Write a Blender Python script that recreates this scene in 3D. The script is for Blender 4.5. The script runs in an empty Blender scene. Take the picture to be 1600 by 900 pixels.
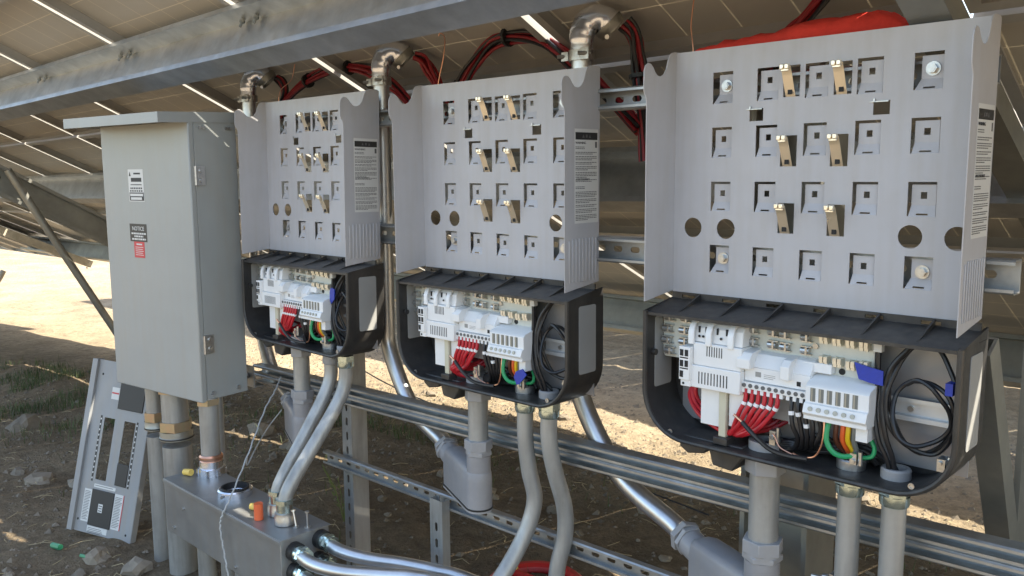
import bpy, math, random
from mathutils import Vector, Matrix, noise
R = math.radians
random.seed(7)
scene = bpy.context.scene
COL = scene.collection

# ------------------------------------------------------------ camera
cam_d = bpy.data.cameras.new("camera"); cam = bpy.data.objects.new("camera", cam_d); COL.objects.link(cam)
_r = Vector((0.71996063, 0.69398841, -0.00606473)); _u = Vector((-0.08636512, 0.09826113, 0.99140598)); _f = Vector((-0.68862018, 0.71324949, -0.13068054))
cam.matrix_world = Matrix(((_r.x, _u.x, -_f.x, 1.0516), (_r.y, _u.y, -_f.y, -1.5983), (_r.z, _u.z, -_f.z, -0.2539), (0, 0, 0, 1)))
cam_d.sensor_width = 36; cam_d.lens = 1337.06 / 1600 * 36
cam_d.clip_start = 0.02; cam_d.clip_end = 2000
scene.camera = cam

# ------------------------------------------------------------ light
SUN_EL, SUN_AZ = 52.0, 50.0            # azimuth measured from +Y towards +X
world = bpy.data.worlds.new("World"); scene.world = world; world.use_nodes = True
wn = world.node_tree; bg = wn.nodes["Background"]
sky = wn.nodes.new("ShaderNodeTexSky"); sky.sky_type = 'NISHITA'; sky.sun_disc = False
sky.sun_elevation = R(SUN_EL); sky.sun_rotation = R(SUN_AZ); sky.air_density = 1.0; sky.dust_density = 2.0; sky.ozone_density = 1.0
wn.links.new(sky.outputs[0], bg.inputs[0]); bg.inputs[1].default_value = 0.15
sun_d = bpy.data.lights.new("sun", 'SUN'); sun_d.energy = 4.3; sun_d.angle = R(0.5); sun_d.color = (1, 0.96, 0.89)
sun = bpy.data.objects.new("sun", sun_d); COL.objects.link(sun)
_sd = Vector((math.sin(R(SUN_AZ)) * math.cos(R(SUN_EL)), math.cos(R(SUN_AZ)) * math.cos(R(SUN_EL)), math.sin(R(SUN_EL))))
sun.rotation_euler = _sd.to_track_quat('Z', 'Y').to_euler()
vs = scene.view_settings; vs.view_transform = 'Standard'; vs.look = 'None'; vs.exposure = 1.88; vs.gamma = 1
vs.use_white_balance = True; vs.white_balance_temperature = 7300; vs.white_balance_tint = 8
scene.render.engine = 'CYCLES'
scene.cycles.max_bounces = 8; scene.cycles.diffuse_bounces = 5

# ------------------------------------------------------------ materials
MATS = {}
def mat(name, col, rough=0.5, metal=0.0, var=0.0, scale=8.0, bump=0.0, bscale=60.0, col2=None, spec=0.5, detail=4, aniso=None, coat=0, dust=0.0, dcol=(.33, .28, .21)):
    m = bpy.data.materials.new(name); m.use_nodes = True; nt = m.node_tree; b = nt.nodes["Principled BSDF"]
    b.inputs['Roughness'].default_value = rough; b.inputs['Metallic'].default_value = metal
    b.inputs['Specular IOR Level'].default_value = spec
    b.inputs['Base Color'].default_value = (*col, 1)
    if coat: b.inputs['Coat Weight'].default_value = coat
    tc = nt.nodes.new("ShaderNodeTexCoord")
    mp = nt.nodes.new("ShaderNodeMapping"); nt.links.new(tc.outputs['Object'], mp.inputs[0])
    if aniso: mp.inputs['Scale'].default_value = aniso
    if var or col2:
        n = nt.nodes.new("ShaderNodeTexNoise"); n.inputs['Scale'].default_value = scale; n.inputs['Detail'].default_value = detail
        n.inputs['Roughness'].default_value = .65
        nt.links.new(mp.outputs[0], n.inputs['Vector'])
        r = nt.nodes.new("ShaderNodeValToRGB"); nt.links.new(n.outputs['Fac'], r.inputs[0])
        c2 = col2 or tuple(min(1, c * (1 + var)) for c in col); c1 = col if col2 else tuple(c * (1 - var) for c in col)
        r.color_ramp.elements[0].position = .32; r.color_ramp.elements[1].position = .68
        r.color_ramp.elements[0].color = (*c1, 1); r.color_ramp.elements[1].color = (*c2, 1)
        nt.links.new(r.outputs[0], b.inputs['Base Color'])
        mr = nt.nodes.new("ShaderNodeMapRange"); mr.inputs['To Min'].default_value = max(.03, rough * .8); mr.inputs['To Max'].default_value = min(1, rough * 1.25)
        n2 = nt.nodes.new("ShaderNodeTexNoise"); n2.inputs['Scale'].default_value = scale * 3.1; nt.links.new(mp.outputs[0], n2.inputs['Vector'])
        nt.links.new(n2.outputs['Fac'], mr.inputs['Value']); nt.links.new(mr.outputs[0], b.inputs['Roughness'])
    if dust:
        src = b.inputs['Base Color'].links[0].from_socket if b.inputs['Base Color'].links else None
        dn1 = nt.nodes.new("ShaderNodeTexNoise"); dn1.inputs['Scale'].default_value = 3.3; dn1.inputs['Detail'].default_value = 9; dn1.inputs['Roughness'].default_value = .72
        nt.links.new(tc.outputs['Object'], dn1.inputs['Vector'])
        dm2 = nt.nodes.new("ShaderNodeMapping"); dm2.inputs['Scale'].default_value = (42, 42, 3.5); nt.links.new(tc.outputs['Object'], dm2.inputs[0])
        dn2 = nt.nodes.new("ShaderNodeTexNoise"); dn2.inputs['Scale'].default_value = 1.0; dn2.inputs['Detail'].default_value = 4; nt.links.new(dm2.outputs[0], dn2.inputs['Vector'])
        mu = nt.nodes.new("ShaderNodeMath"); mu.operation = 'MULTIPLY'; nt.links.new(dn1.outputs[0], mu.inputs[0]); nt.links.new(dn2.outputs[0], mu.inputs[1])
        rg = nt.nodes.new("ShaderNodeMapRange"); rg.inputs['From Min'].default_value = .19; rg.inputs['From Max'].default_value = .38; rg.inputs['To Max'].default_value = dust; nt.links.new(mu.outputs[0], rg.inputs['Value'])
        mxd = nt.nodes.new("ShaderNodeMixRGB"); nt.links.new(rg.outputs[0], mxd.inputs[0])
        if src: nt.links.new(src, mxd.inputs[1])
        else: mxd.inputs[1].default_value = (*col, 1)
        mxd.inputs[2].default_value = (*dcol, 1); nt.links.new(mxd.outputs[0], b.inputs['Base Color'])
    if bump:
        n3 = nt.nodes.new("ShaderNodeTexNoise"); n3.inputs['Scale'].default_value = bscale; n3.inputs['Detail'].default_value = 5
        nt.links.new(mp.outputs[0], n3.inputs['Vector'])
        bp = nt.nodes.new("ShaderNodeBump"); bp.inputs['Strength'].default_value = bump; bp.inputs['Distance'].default_value = .002
        nt.links.new(n3.outputs['Fac'], bp.inputs['Height']); nt.links.new(bp.outputs[0], b.inputs['Normal'])
    MATS[name] = m
    return m
M = MATS
mat('bracket_paint', (.45, .45, .47), .42, 0, .05, 4, .05, 400, dust=.22)
mat('cabinet_paint', (.315, .335, .33), .34, 0, .05, 3, .12, 6, dust=.2)
mat('panel_paint', (.28, .29, .30), .4, 0, .06, 5, dust=.3)
mat('black_plastic', (.028, .027, .027), .42, 0, .25, 20, .12, 500, dust=.16, dcol=(.20, .17, .13))
mat('grey_inset', (.30, .30, .29), .5, 0, .03, 10)
mat('back_metal', (.33, .33, .34), .35, .3, .06, 6)
mat('white_plastic', (.76, .77, .77), .38, 0, .02, 20)
mat('board', (.60, .62, .57), .45, 0, .06, 30)
mat('beige_plastic', (.55, .52, .40), .5, 0, .04, 20)
mat('dark_hole', (.02, .02, .02), .8)
mat('clip_metal', (.72, .69, .60), .34, .7, .12, 60)
mat('spring_steel', (.95, .85, .68), .3, .8, .02, 6)
mat('bolt_zinc', (.52, .52, .51), .32, .9, .15, 80, .1, 200)
mat('galv', (.52, .53, .53), .40, 1.0, .16, 9, .12, 90)
mat('galv_dull', (.36, .36, .33), .5, .9, .16, 5, .15, 70)
mat('galv_warm', (.46, .42, .34), .6, .3, .25, 7, .15, 60)
mat('strut_zinc', (.42, .43, .43), .42, .85, .16, 14, .08, 90)
mat('emt', (.60, .61, .62), .33, .95, .12, 10, .04, 60, aniso=(1, 1, .25))
mat('pipe_dull', (.37, .37, .355), .42, .4, .18, 9, .15, 120, aniso=(1, 1, .3), dust=.45, dcol=(.15, .14, .12))
mat('die_cast', (.80, .83, .90), .25, 1, .05, 12, .04, 120)
mat('pvc_grey', (.27, .27, .285), .42, 0, .08, 12, .04, 200, dust=.25)
mat('pvc_light', (.31, .31, .32), .4, 0, .08, 12, dust=.25)
mat('yellow_zinc', (.42, .38, .24), .38, .7, .25, 25, col2=(.52, .36, .24))
mat('teal_zinc', (.60, .72, .70), .2, .95, .2, 30)
mat('black_rubber', (.02, .02, .02), .5)
mat('gutter_steel', (.30, .305, .305), .4, .6, .16, 4, .05, 80, dust=.25)
mat('red_wire', (.50, .018, .03), .38, 0, .1, 30)
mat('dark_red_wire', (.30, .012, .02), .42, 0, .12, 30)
mat('black_wire', (.016, .016, .018), .38, 0, .2, 30)
mat('green_wire', (.01, .30, .11), .38)
mat('brown_wire', (.10, .035, .02), .4)
mat('orange_wire', (.72, .12, .03), .4)
mat('yellow_wire', (.75, .48, .02), .4)
mat('grey_wire', (.16, .17, .16), .4)
mat('copper', (.80, .42, .28), .3, .9)
mat('blue_tape', (.012, .04, .35), .4, 0, .15, 40)
mat('rail_white', (.70, .72, .73), .35, .3, .05, 30)
mat('white_tag', (.8, .8, .8), .5)
mat('label_white', (.62, .62, .60), .45)
mat('ink', (.03, .03, .03), .6)
mat('ink_grey', (.12, .12, .12), .6)
mat('label_black', (.03, .03, .03), .45)
mat('label_red', (.55, .05, .06), .45)
mat('orange_cap', (.75, .14, .05), .45)
mat('yellow_cap', (.75, .52, .12), .5)
mat('red_cloth', (.66, .055, .04), .95, 0, .16, 14, .5, 300, spec=.1)
mat('red_plastic', (.5, .02, .02), .4)
mat('green_plastic', (.03, .25, .12), .4)
mat('rock', (.17, .14, .105), .9, 0, .3, 9, .6, 60)
mat('rock_pale', (.25, .21, .16), .9, 0, .25, 9, .6, 60)
mat('straw', (.42, .34, .2), .8, 0, .2, 10)
mat('grass', (.07, .10, .03), .7, 0, .4, 3)
mat('frame_alu', (.42, .41, .39), .45, .3, .06, 10)
mat('twine', (.42, .43, .42), .6, .2, .15, 60)

def ground_mat():
    m = bpy.data.materials.new("soil"); m.use_nodes = True; nt = m.node_tree; b = nt.nodes["Principled BSDF"]
    b.inputs['Roughness'].default_value = .95; b.inputs['Specular IOR Level'].default_value = .15
    tc = nt.nodes.new("ShaderNodeTexCoord")
    def nz(s, d=6, rr=.6):
        n = nt.nodes.new("ShaderNodeTexNoise"); n.inputs['Scale'].default_value = s; n.inputs['Detail'].default_value = d; n.inputs['Roughness'].default_value = rr
        nt.links.new(tc.outputs['Object'], n.inputs['Vector']); return n
    sp = nt.nodes.new("ShaderNodeSeparateXYZ"); nt.links.new(tc.outputs['Object'], sp.inputs[0])
    a = nz(1.3); c = nz(14, 8, .7); e = nz(90, 4, .7)
    r = nt.nodes.new("ShaderNodeValToRGB"); nt.links.new(a.outputs[0], r.inputs[0])
    r.color_ramp.elements[0].position = .3; r.color_ramp.elements[1].position = .7
    r.color_ramp.elements[0].color = (.19, .148, .103, 1); r.color_ramp.elements[1].color = (.295, .24, .172, 1)
    r2 = nt.nodes.new("ShaderNodeValToRGB"); nt.links.new(c.outputs[0], r2.inputs[0])
    r2.color_ramp.elements[0].position = .3; r2.color_ramp.elements[1].position = .72
    r2.color_ramp.elements[0].color = (.6, .58, .55, 1); r2.color_ramp.elements[1].color = (1.25, 1.2, 1.12, 1)
    mx = nt.nodes.new("ShaderNodeMixRGB"); mx.blend_type = 'MULTIPLY'; mx.inputs[0].default_value = 1
    nt.links.new(r.outputs[0], mx.inputs[1]); nt.links.new(r2.outputs[0], mx.inputs[2])
    mx2 = nt.nodes.new("ShaderNodeMixRGB"); mx2.blend_type = 'OVERLAY'; mx2.inputs[0].default_value = .5
    nt.links.new(mx.outputs[0], mx2.inputs[1]); nt.links.new(e.outputs[0], mx2.inputs[2])
    # sunlight painted into the soil colour: paler past the table's shade, noisy edge
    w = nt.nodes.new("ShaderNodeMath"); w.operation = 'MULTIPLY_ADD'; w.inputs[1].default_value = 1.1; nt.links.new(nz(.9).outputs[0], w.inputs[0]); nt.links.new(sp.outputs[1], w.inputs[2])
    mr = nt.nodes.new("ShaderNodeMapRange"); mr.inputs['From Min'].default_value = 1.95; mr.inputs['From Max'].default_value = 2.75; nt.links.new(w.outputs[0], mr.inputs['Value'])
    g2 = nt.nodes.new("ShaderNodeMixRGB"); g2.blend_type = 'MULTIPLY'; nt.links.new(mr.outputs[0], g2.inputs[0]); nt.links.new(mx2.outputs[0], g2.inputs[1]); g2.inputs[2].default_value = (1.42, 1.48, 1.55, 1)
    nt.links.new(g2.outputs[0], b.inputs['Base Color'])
    ad = nt.nodes.new("ShaderNodeMath"); ad.operation = 'MULTIPLY_ADD'; ad.inputs[1].default_value = .35
    nt.links.new(e.outputs[0], ad.inputs[0]); nt.links.new(c.outputs[0], ad.inputs[2])
    bp = nt.nodes.new("ShaderNodeBump"); bp.inputs['Strength'].default_value = .9; bp.inputs['Distance'].default_value = .05
    nt.links.new(ad.outputs[0], bp.inputs['Height']); nt.links.new(bp.outputs[0], b.inputs['Normal'])
    return m
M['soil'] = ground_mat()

def laminate_mat():
    """back of a translucent laminate: tan cells, thin clear joints between them that let daylight through"""
    m = bpy.data.materials.new("laminate"); m.use_nodes = True; nt = m.node_tree; L = nt.links
    out = nt.nodes["Material Output"]; b = nt.nodes["Principled BSDF"]
    tc = nt.nodes.new("ShaderNodeTexCoord"); sp = nt.nodes.new("ShaderNodeSeparateXYZ"); L.new(tc.outputs['Object'], sp.inputs[0])
    def line(o, off, w):
        a = nt.nodes.new("ShaderNodeMath"); a.operation = 'ADD'; a.inputs[1].default_value = off; L.new(o, a.inputs[0])
        d = nt.nodes.new("ShaderNodeMath"); d.operation = 'DIVIDE'; d.inputs[1].default_value = .156; L.new(a.outputs[0], d.inputs[0])
        f = nt.nodes.new("ShaderNodeMath"); f.operation = 'FRACT'; L.new(d.outputs[0], f.inputs[0])
        g = nt.nodes.new("ShaderNodeMath"); g.operation = 'LESS_THAN'; g.inputs[1].default_value = w / .156; L.new(f.outputs[0], g.inputs[0])
        return g
    lx = line(sp.outputs[0], 20 * .156 - .018, .004); ly = line(sp.outputs[1], 20 * .156 - .02, .004)
    mx = nt.nodes.new("ShaderNodeMath"); mx.operation = 'MAXIMUM'; L.new(lx.outputs[0], mx.inputs[0]); L.new(ly.outputs[0], mx.inputs[1])
    n = nt.nodes.new("ShaderNodeTexNoise"); n.inputs['Scale'].default_value = 2.5; L.new(tc.outputs['Object'], n.inputs['Vector'])
    cr = nt.nodes.new("ShaderNodeValToRGB"); L.new(n.outputs[0], cr.inputs[0])
    cr.color_ramp.elements[0].color = (.42, .40, .36, 1); cr.color_ramp.elements[1].color = (.50, .475, .43, 1)
    cm = nt.nodes.new("ShaderNodeMixRGB"); L.new(mx.outputs[0], cm.inputs[0]); L.new(cr.outputs[0], cm.inputs[1]); cm.inputs[2].default_value = (.62, .58, .5, 1)
    L.new(cm.outputs[0], b.inputs['Base Color']); b.inputs['Roughness'].default_value = .45
    tr = nt.nodes.new("ShaderNodeBsdfTranslucent"); tr.inputs[0].default_value = (.8, .72, .58, 1)
    ms = nt.nodes.new("ShaderNodeMixShader")
    w = nt.nodes.new("ShaderNodeMath"); w.operation = 'MULTIPLY'; w.inputs[1].default_value = .25; L.new(mx.outputs[0], w.inputs[0])
    L.new(w.outputs[0], ms.inputs[0]); L.new(b.outputs[0], ms.inputs[1]); L.new(tr.outputs[0], ms.inputs[2]); L.new(ms.outputs[0], out.inputs[0])
    return m
M['laminate'] = laminate_mat()

# ------------------------------------------------------------ helpers
def frame_from(d, up=Vector((0, 0, 1))):
    d = d.normalized()
    a = up if abs(d.dot(up)) < .95 else Vector((1, 0, 0))
    x = a.cross(d).normalized(); y = d.cross(x)
    return x, y
def smooth_path(P, n=8):
    P = [Vector(p) for p in P]; out = []
    for i in range(len(P) - 1):
        p0 = P[i - 1] if i else P[0] * 2 - P[1]; p1 = P[i]; p2 = P[i + 1]; p3 = P[i + 2] if i + 2 < len(P) else P[-1] * 2 - P[-2]
        for k in range(n):
            t = k / n
            out.append(.5 * ((2 * p1) + (-p0 + p2) * t + (2 * p0 - 5 * p1 + 4 * p2 - p3) * t * t + (-p0 + 3 * p1 - 3 * p2 + p3) * t ** 3))
    out.append(P[-1]); return out
class MB:
    def __init__(s): s.v = []; s.f = []
    def add(s, vs, fs, Mx=None):
        o = len(s.v); s.v += [(Mx @ Vector(v)) if Mx else Vector(v) for v in vs]; s.f += [tuple(o + i for i in f) for f in fs]; return s
    def box(s, x0, x1, y0, y1, z0, z1, Mx=None):
        return s.add([(x0, y0, z0), (x1, y0, z0), (x1, y1, z0), (x0, y1, z0), (x0, y0, z1), (x1, y0, z1), (x1, y1, z1), (x0, y1, z1)],
                     [(0, 3, 2, 1), (4, 5, 6, 7), (0, 1, 5, 4), (1, 2, 6, 5), (2, 3, 7, 6), (3, 0, 4, 7)], Mx)
    def tube(s, P, r, n=12, caps=True, Mx=None, rot=0.0):
        P = [Vector(p) for p in P]; rs = r if isinstance(r, (list, tuple)) else [r] * len(P)
        vs = []; fs = []; x = None
        for i, p in enumerate(P):
            d = (P[min(i + 1, len(P) - 1)] - P[max(i - 1, 0)])
            if d.length < 1e-9: d = Vector((0, 0, 1))
            d.normalize()
            if x is None: x, y = frame_from(d)
            else:
                x = (x - d * x.dot(d)).normalized(); y = d.cross(x)
            for k in range(n):
                a = 2 * math.pi * k / n + rot; vs.append(p + (x * math.cos(a) + y * math.sin(a)) * rs[i])
        for i in range(len(P) - 1):
            for k in range(n):
                k2 = (k + 1) % n; fs.append((i * n + k, i * n + k2, (i + 1) * n + k2, (i + 1) * n + k))
        if caps: fs.append(tuple(range(n - 1, -1, -1))); fs.append(tuple((len(P) - 1) * n + k for k in range(n)))
        return s.add(vs, fs, Mx)
    def cyl(s, p0, p1, r, r1=None, n=16, caps=True, Mx=None, rot=0.0): return s.tube([p0, p1], [r, r if r1 is None else r1], n, caps, Mx, rot)
    def lathe(s, p0, axis, prof, n=24, Mx=None):   # prof [(t,r)] along axis
        axis = Vector(axis).normalized(); x, y = frame_from(axis); vs = []; fs = []
        for t, r in prof:
            for k in range(n):
                a = 2 * math.pi * k / n; vs.append(Vector(p0) + axis * t + (x * math.cos(a) + y * math.sin(a)) * r)
        for i in range(len(prof) - 1):
            for k in range(n):
                k2 = (k + 1) % n; fs.append((i * n + k, i * n + k2, (i + 1) * n + k2, (i + 1) * n + k))
        return s.add(vs, fs, Mx)
    def prism(s, poly, o, u, v, w, h, Mx=None):     # polygon in plane (o;u,v) extruded h along w
        o, u, v, w = Vector(o), Vector(u), Vector(v), Vector(w); n = len(poly)
        vs = [o + u * a + v * b for a, b in poly] + [o + u * a + v * b + w * h for a, b in poly]
        fs = [tuple(range(n - 1, -1, -1)), tuple(range(n, 2 * n))] + [(i, (i + 1) % n, n + (i + 1) % n, n + i) for i in range(n)]
        return s.add(vs, fs, Mx)
    def open_profile(s, poly, o, u, v, w, h, t):      # thin sheet-metal profile (polyline) of thickness t, extruded
        n = len(poly); L = []; Rr = []
        P = [Vector((a, b)) for a, b in poly]
        for i in range(n):
            d0 = (P[i] - P[i - 1]).normalized() if i else (P[1] - P[0]).normalized(); d1 = (P[i + 1] - P[i]).normalized() if i < n - 1 else d0
            n0 = Vector((-d0.y, d0.x)); n1 = Vector((-d1.y, d1.x)); m_ = n0 + n1; m_ = m_ / max(m_.dot(n0), .3)
            L.append(tuple(P[i] + m_ * t / 2)); Rr.append(tuple(P[i] - m_ * t / 2))
        # as quads
        ring = L + Rr[::-1]; o, u, v, w = Vector(o), Vector(u), Vector(v), Vector(w); N = len(ring)
        vs = [o + u * a + v * b for a, b in ring] + [o + u * a + v * b + w * h for a, b in ring]
        fs = [(i, (i + 1) % N, N + (i + 1) % N, N + i) for i in range(N)]
        for i in range(n - 1):
            a, b, c, d = i, i + 1, N - 2 - i, N - 1 - i
            fs.append((d, c, b, a)); fs.append((N + a, N + b, N + c, N + d))
        return s.add(vs, fs)
    def sheet(s, x0, x1, z0, z1, holes, y0, y1, Mx=None):
        """flat plate in XZ between y0 (front) and y1; holes: (x0,x1,z0,z1,'rect'|'round')"""
        E = 1e-6
        H = []
        for h in holes:
            a, b, c, d, k = h
            H.append((a, b, c, d, k))
        xs = sorted({x0, x1} | {h[0] for h in H} | {h[1] for h in H}); zs = sorted({z0, z1} | {h[2] for h in H} | {h[3] for h in H})
        xs = [x for i, x in enumerate(xs) if x0 - E <= x <= x1 + E]; zs = [z for z in zs if z0 - E <= z <= z1 + E]
        def inh(x, z): return any(h[0] < x < h[1] and h[2] < z < h[3] for h in H)
        for i in range(len(xs) - 1):
            if xs[i + 1] - xs[i] < E: continue
            j = 0
            while j < len(zs) - 1:
                if inh((xs[i] + xs[i + 1]) / 2, (zs[j] + zs[j + 1]) / 2) or zs[j + 1] - zs[j] < E: j += 1; continue
                k = j
                while k < len(zs) - 1 and not inh((xs[i] + xs[i + 1]) / 2, (zs[k] + zs[k + 1]) / 2): k += 1
                a, b, c, d = xs[i], xs[i + 1], zs[j], zs[k]
                s.add([(a, y0, c), (b, y0, c), (b, y0, d), (a, y0, d)], [(0, 1, 2, 3)], Mx); s.add([(a, y1, c), (b, y1, c), (b, y1, d), (a, y1, d)], [(3, 2, 1, 0)], Mx)
                j = k
        for (a, b, c, d, k) in H:
            if k == 'rect': ring = [(a, c), (b, c), (b, d), (a, d)]
            else:
                rx, rz = (b - a) / 2, (d - c) / 2; r = min(rx, rz) * .995; cx, cz = (a + b) / 2, (c + d) / 2; ring = []; outer = []
                nn = 24
                for q in range(nn):
                    t = 2 * math.pi * (q + .5) / nn; ex = math.cos(t); ez = math.sin(t)
                    px = cx + (rx - r) * (1 if ex > 0 else -1) + r * ex; pz = cz + (rz - r) * (1 if ez > 0 else -1) + r * ez
                    ring.append((px, pz))
                    sc = min((rx / abs(px - cx)) if abs(px - cx) > 1e-9 else 9e9, (rz / abs(pz - cz)) if abs(pz - cz) > 1e-9 else 9e9)
                    outer.append((cx + (px - cx) * sc, cz + (pz - cz) * sc))
                for q in range(nn):
                    q2 = (q + 1) % nn; A, B, C_, D = outer[q], outer[q2], ring[q2], ring[q]
                    mid = []
                    if abs(A[0] - B[0]) > E and abs(A[1] - B[1]) > E:   # corner of the rectangle
                        mid = [(A[0] if abs(abs(A[0] - cx) - rx) < E else B[0], A[1] if abs(abs(A[1] - cz) - rz) < E else B[1])]
                    pl = [A] + mid + [B, C_, D]; n_ = len(pl)
                    s.add([(p[0], y0, p[1]) for p in pl], [tuple(range(n_))], Mx); s.add([(p[0], y1, p[1]) for p in pl], [tuple(range(n_ - 1, -1, -1))], Mx)
            n_ = len(ring)
            s.add([(p[0], y0, p[1]) for p in ring] + [(p[0], y1, p[1]) for p in ring], [((i + 1) % n_, i, n_ + i, n_ + (i + 1) % n_) for i in range(n_)], Mx)
        s.add([(x0, y0, z0), (x1, y0, z0), (x1, y0, z1), (x0, y0, z1), (x0, y1, z0), (x1, y1, z0), (x1, y1, z1), (x0, y1, z1)],
              [(0, 4, 5, 1), (1, 5, 6, 2), (2, 6, 7, 3), (3, 7, 4, 0)], Mx)
        return s
    def build(s, name, m, parent=None, local=False, bevel=0, label=None, sharp=35, origin=None):
        root = parent
        while root is not None and root.parent is not None: root = root.parent
        vs = s.v; loc = None
        if parent is not None and not local and root.name in ROOTM:
            inv = ROOTM[root.name].inverted(); vs = [inv @ v for v in vs]
        if parent is None:
            if origin is None:
                xs = [v.x for v in vs]; ys = [v.y for v in vs]; zs = [v.z for v in vs]
                loc = Vector(((min(xs) + max(xs)) / 2, (min(ys) + max(ys)) / 2, min(zs)))
            else: loc = Vector(origin)
            vs = [v - loc for v in vs]
        me = bpy.data.meshes.new(name); me.from_pydata([tuple(v) for v in vs], [], s.f); me.update()
        me.materials.append(M[m] if isinstance(m, str) else m)
        me.polygons.foreach_set("use_smooth", [True] * len(me.polygons)); me.set_sharp_from_angle(angle=R(sharp))
        o = bpy.data.objects.new(name, me); COL.objects.link(o)
        if loc is not None: o.location = loc
        if parent is not None: o.parent = parent
        if bevel:
            bv = o.modifiers.new("bevel", 'BEVEL'); bv.width = bevel; bv.segments = 2; bv.limit_method = 'ANGLE'; bv.angle_limit = R(40)
        if label: o['label'] = label
        return o
ROOTM = {}
def thing(name, label, cat, loc=(0, 0, 0), rot=(0, 0, 0), group=None):
    o = bpy.data.objects.new(name, None); COL.objects.link(o); o.location = loc; o.rotation_euler = rot; o.empty_display_size = .05
    ROOTM[o.name] = Matrix.LocRotScale(Vector(loc), __import__('mathutils').Euler(rot), None)
    o['label'] = label; o['category'] = cat
    if group: o['group'] = group
    return o
def tag(o, label, cat, group=None, kind=None):
    o['label'] = label; o['category'] = cat
    if group: o['group'] = group
    if kind: o['kind'] = kind
    return o
def copy_tree(o, parent=None):
    c = o.copy(); COL.objects.link(c); c.parent = parent
    for ch in list(o.children): copy_tree(ch, c)
    return c
def text(name, body, size, Mx, m, parent, align='CENTER', local=True, ext=.0002, sx=1.0):
    cu = bpy.data.curves.new(name, 'FONT'); cu.body = body; cu.size = size; cu.align_x = align; cu.extrude = ext
    cu.resolution_u = 3
    t = bpy.data.objects.new("tmp", cu); COL.objects.link(t); dg = bpy.context.evaluated_depsgraph_get(); dg.update()
    me = bpy.data.meshes.new_from_object(t.evaluated_get(dg)); bpy.data.objects.remove(t)
    S = Matrix.Diagonal((sx, 1, 1, 1))
    root = parent
    while root.parent is not None: root = root.parent
    T = Mx @ S
    if not local: T = ROOTM[root.name].inverted() @ T
    me.transform(T); me.materials.clear(); me.materials.append(M[m]); me.name = name
    o = bpy.data.objects.new(name, me); COL.objects.link(o); o.parent = parent
    return o

# ------------------------------------------------------------ ground
GZ = -1.75
def fbm(x, y, s, o=4):
    v = 0; a = 1; t = 0
    for i in range(o):
        v += a * noise.noise(Vector((x * s, y * s, 3.7 * i))); t += a; a *= .5; s *= 2.1
    return v / t
def gh(x, y):
    z = GZ
    z -= .062 * min(max(0, -2.6 - x), 14)
    z += .05 * fbm(x, y, .8) + .022 * fbm(x + 9, y, 3.5) + .012 * fbm(x, y + 5, 11) + .006 * noise.noise(Vector((x * 19, y * 19, 2)))
    z += .10 * math.exp(-((x + 6.8) ** 2 / 1.6 + (y - .75) ** 2 / .12))      # small earth bank under the table
    return z
def axis(lo, hi, step, far, g=1.35):
    a = []; v = lo
    while v <= hi: a.append(v); v += step
    s_ = step; v = a[-1]; up = []
    while v < far: s_ *= g; v += s_; up.append(v)
    s_ = step; v = lo; dn = []
    while v > -far: s_ *= g; v -= s_; dn.append(v)
    return dn[::-1] + a + up
gx = axis(-8.5, 2.0, .034, 700, 1.25); gy = axis(-1.4, 3.6, .034, 700, 1.25)
g = MB(); nx = len(gx)
g.v = [Vector((x, y, gh(x, y))) for y in gy for x in gx]
g.f = [(j * nx + i, j * nx + i + 1, (j + 1) * nx + i + 1, (j + 1) * nx + i) for j in range(len(gy) - 1) for i in range(nx - 1)]
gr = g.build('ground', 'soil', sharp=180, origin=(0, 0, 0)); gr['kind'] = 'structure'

# ------------------------------------------------------------ solar array
AO = Vector((0, 0, .272))
dX = Vector((1.0, -.0063, .0124)).normalized(); dS = Vector((.0112, .8998, -.4363)); dS = (dS - dX * dX.dot(dS)).normalized(); dN = dS.cross(dX)
if dN.z > 0: dN = -dN
def AP(a, s_, n, off=Vector((0, 0, 0))): return AO + off + dX * a + dS * s_ + dN * n
def rock_mesh(sz, seed, sub=2):
    import bmesh
    bm = bmesh.new(); bmesh.ops.create_icosphere(bm, subdivisions=sub, radius=1)
    rs = random.Random(seed); sq = Vector((rs.uniform(.8, 1.25), rs.uniform(.7, 1), rs.uniform(.5, .8)))
    for v in bm.verts:
        k = 1 + .55 * noise.noise(v.co * 1.1 + Vector((seed * 3.3, 0, 0))) + .25 * noise.noise(v.co * 2.6 + Vector((0, seed, 0)))
        v.co = Vector((v.co.x * sq.x, v.co.y * sq.y, v.co.z * sq.z)) * k * sz
    vs = [v.co.copy() for v in bm.verts]; fs = [tuple(v.index for v in f.verts) for f in bm.faces]; bm.free()
    return vs, fs
GAP = .029; A0 = -2.5387
rows = [(-.56, .39), (.41, 1.69), (1.711, 2.80)]
rotA = Matrix((dX, dS, -dN)).transposed().to_4x4()     # local x along row, y down slope, z up out of the glass
mod_proto = []
ROWN = ['upper', 'middle', 'lower']
def make_module(ri):
    s0, s1 = rows[ri]; w = 1 - GAP; h = s1 - s0; t = .050
    o = thing('solar_panel', 'solar module', 'solar panel')
    ROOTM.pop(o.name, None)
    fr = MB(); fw = .028; 
    fr.box(0, w, 0, .011, -t, 0); fr.box(0, w, h - .011, h, -t, 0); fr.box(0, .011, .011, h - .011, -t, 0); fr.box(w - .011, w, .011, h - .011, -t, 0)
    fr.box(.011, w - .011, .011, fw, -t, -t + .002); fr.box(.011, w - .011, h - fw, h - .011, -t, -t + .002)
    fr.box(.011, fw, fw, h - fw, -t, -t + .002); fr.box(w - fw, w - .011, fw, h - fw, -t, -t + .002)
    fr.build('frame', 'frame_alu', o, local=True)
    MB().box(.0112, w - .0112, .0112, h - .0112, -.008, -.003).build('laminate', 'laminate', o, local=True)
    return o
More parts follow.
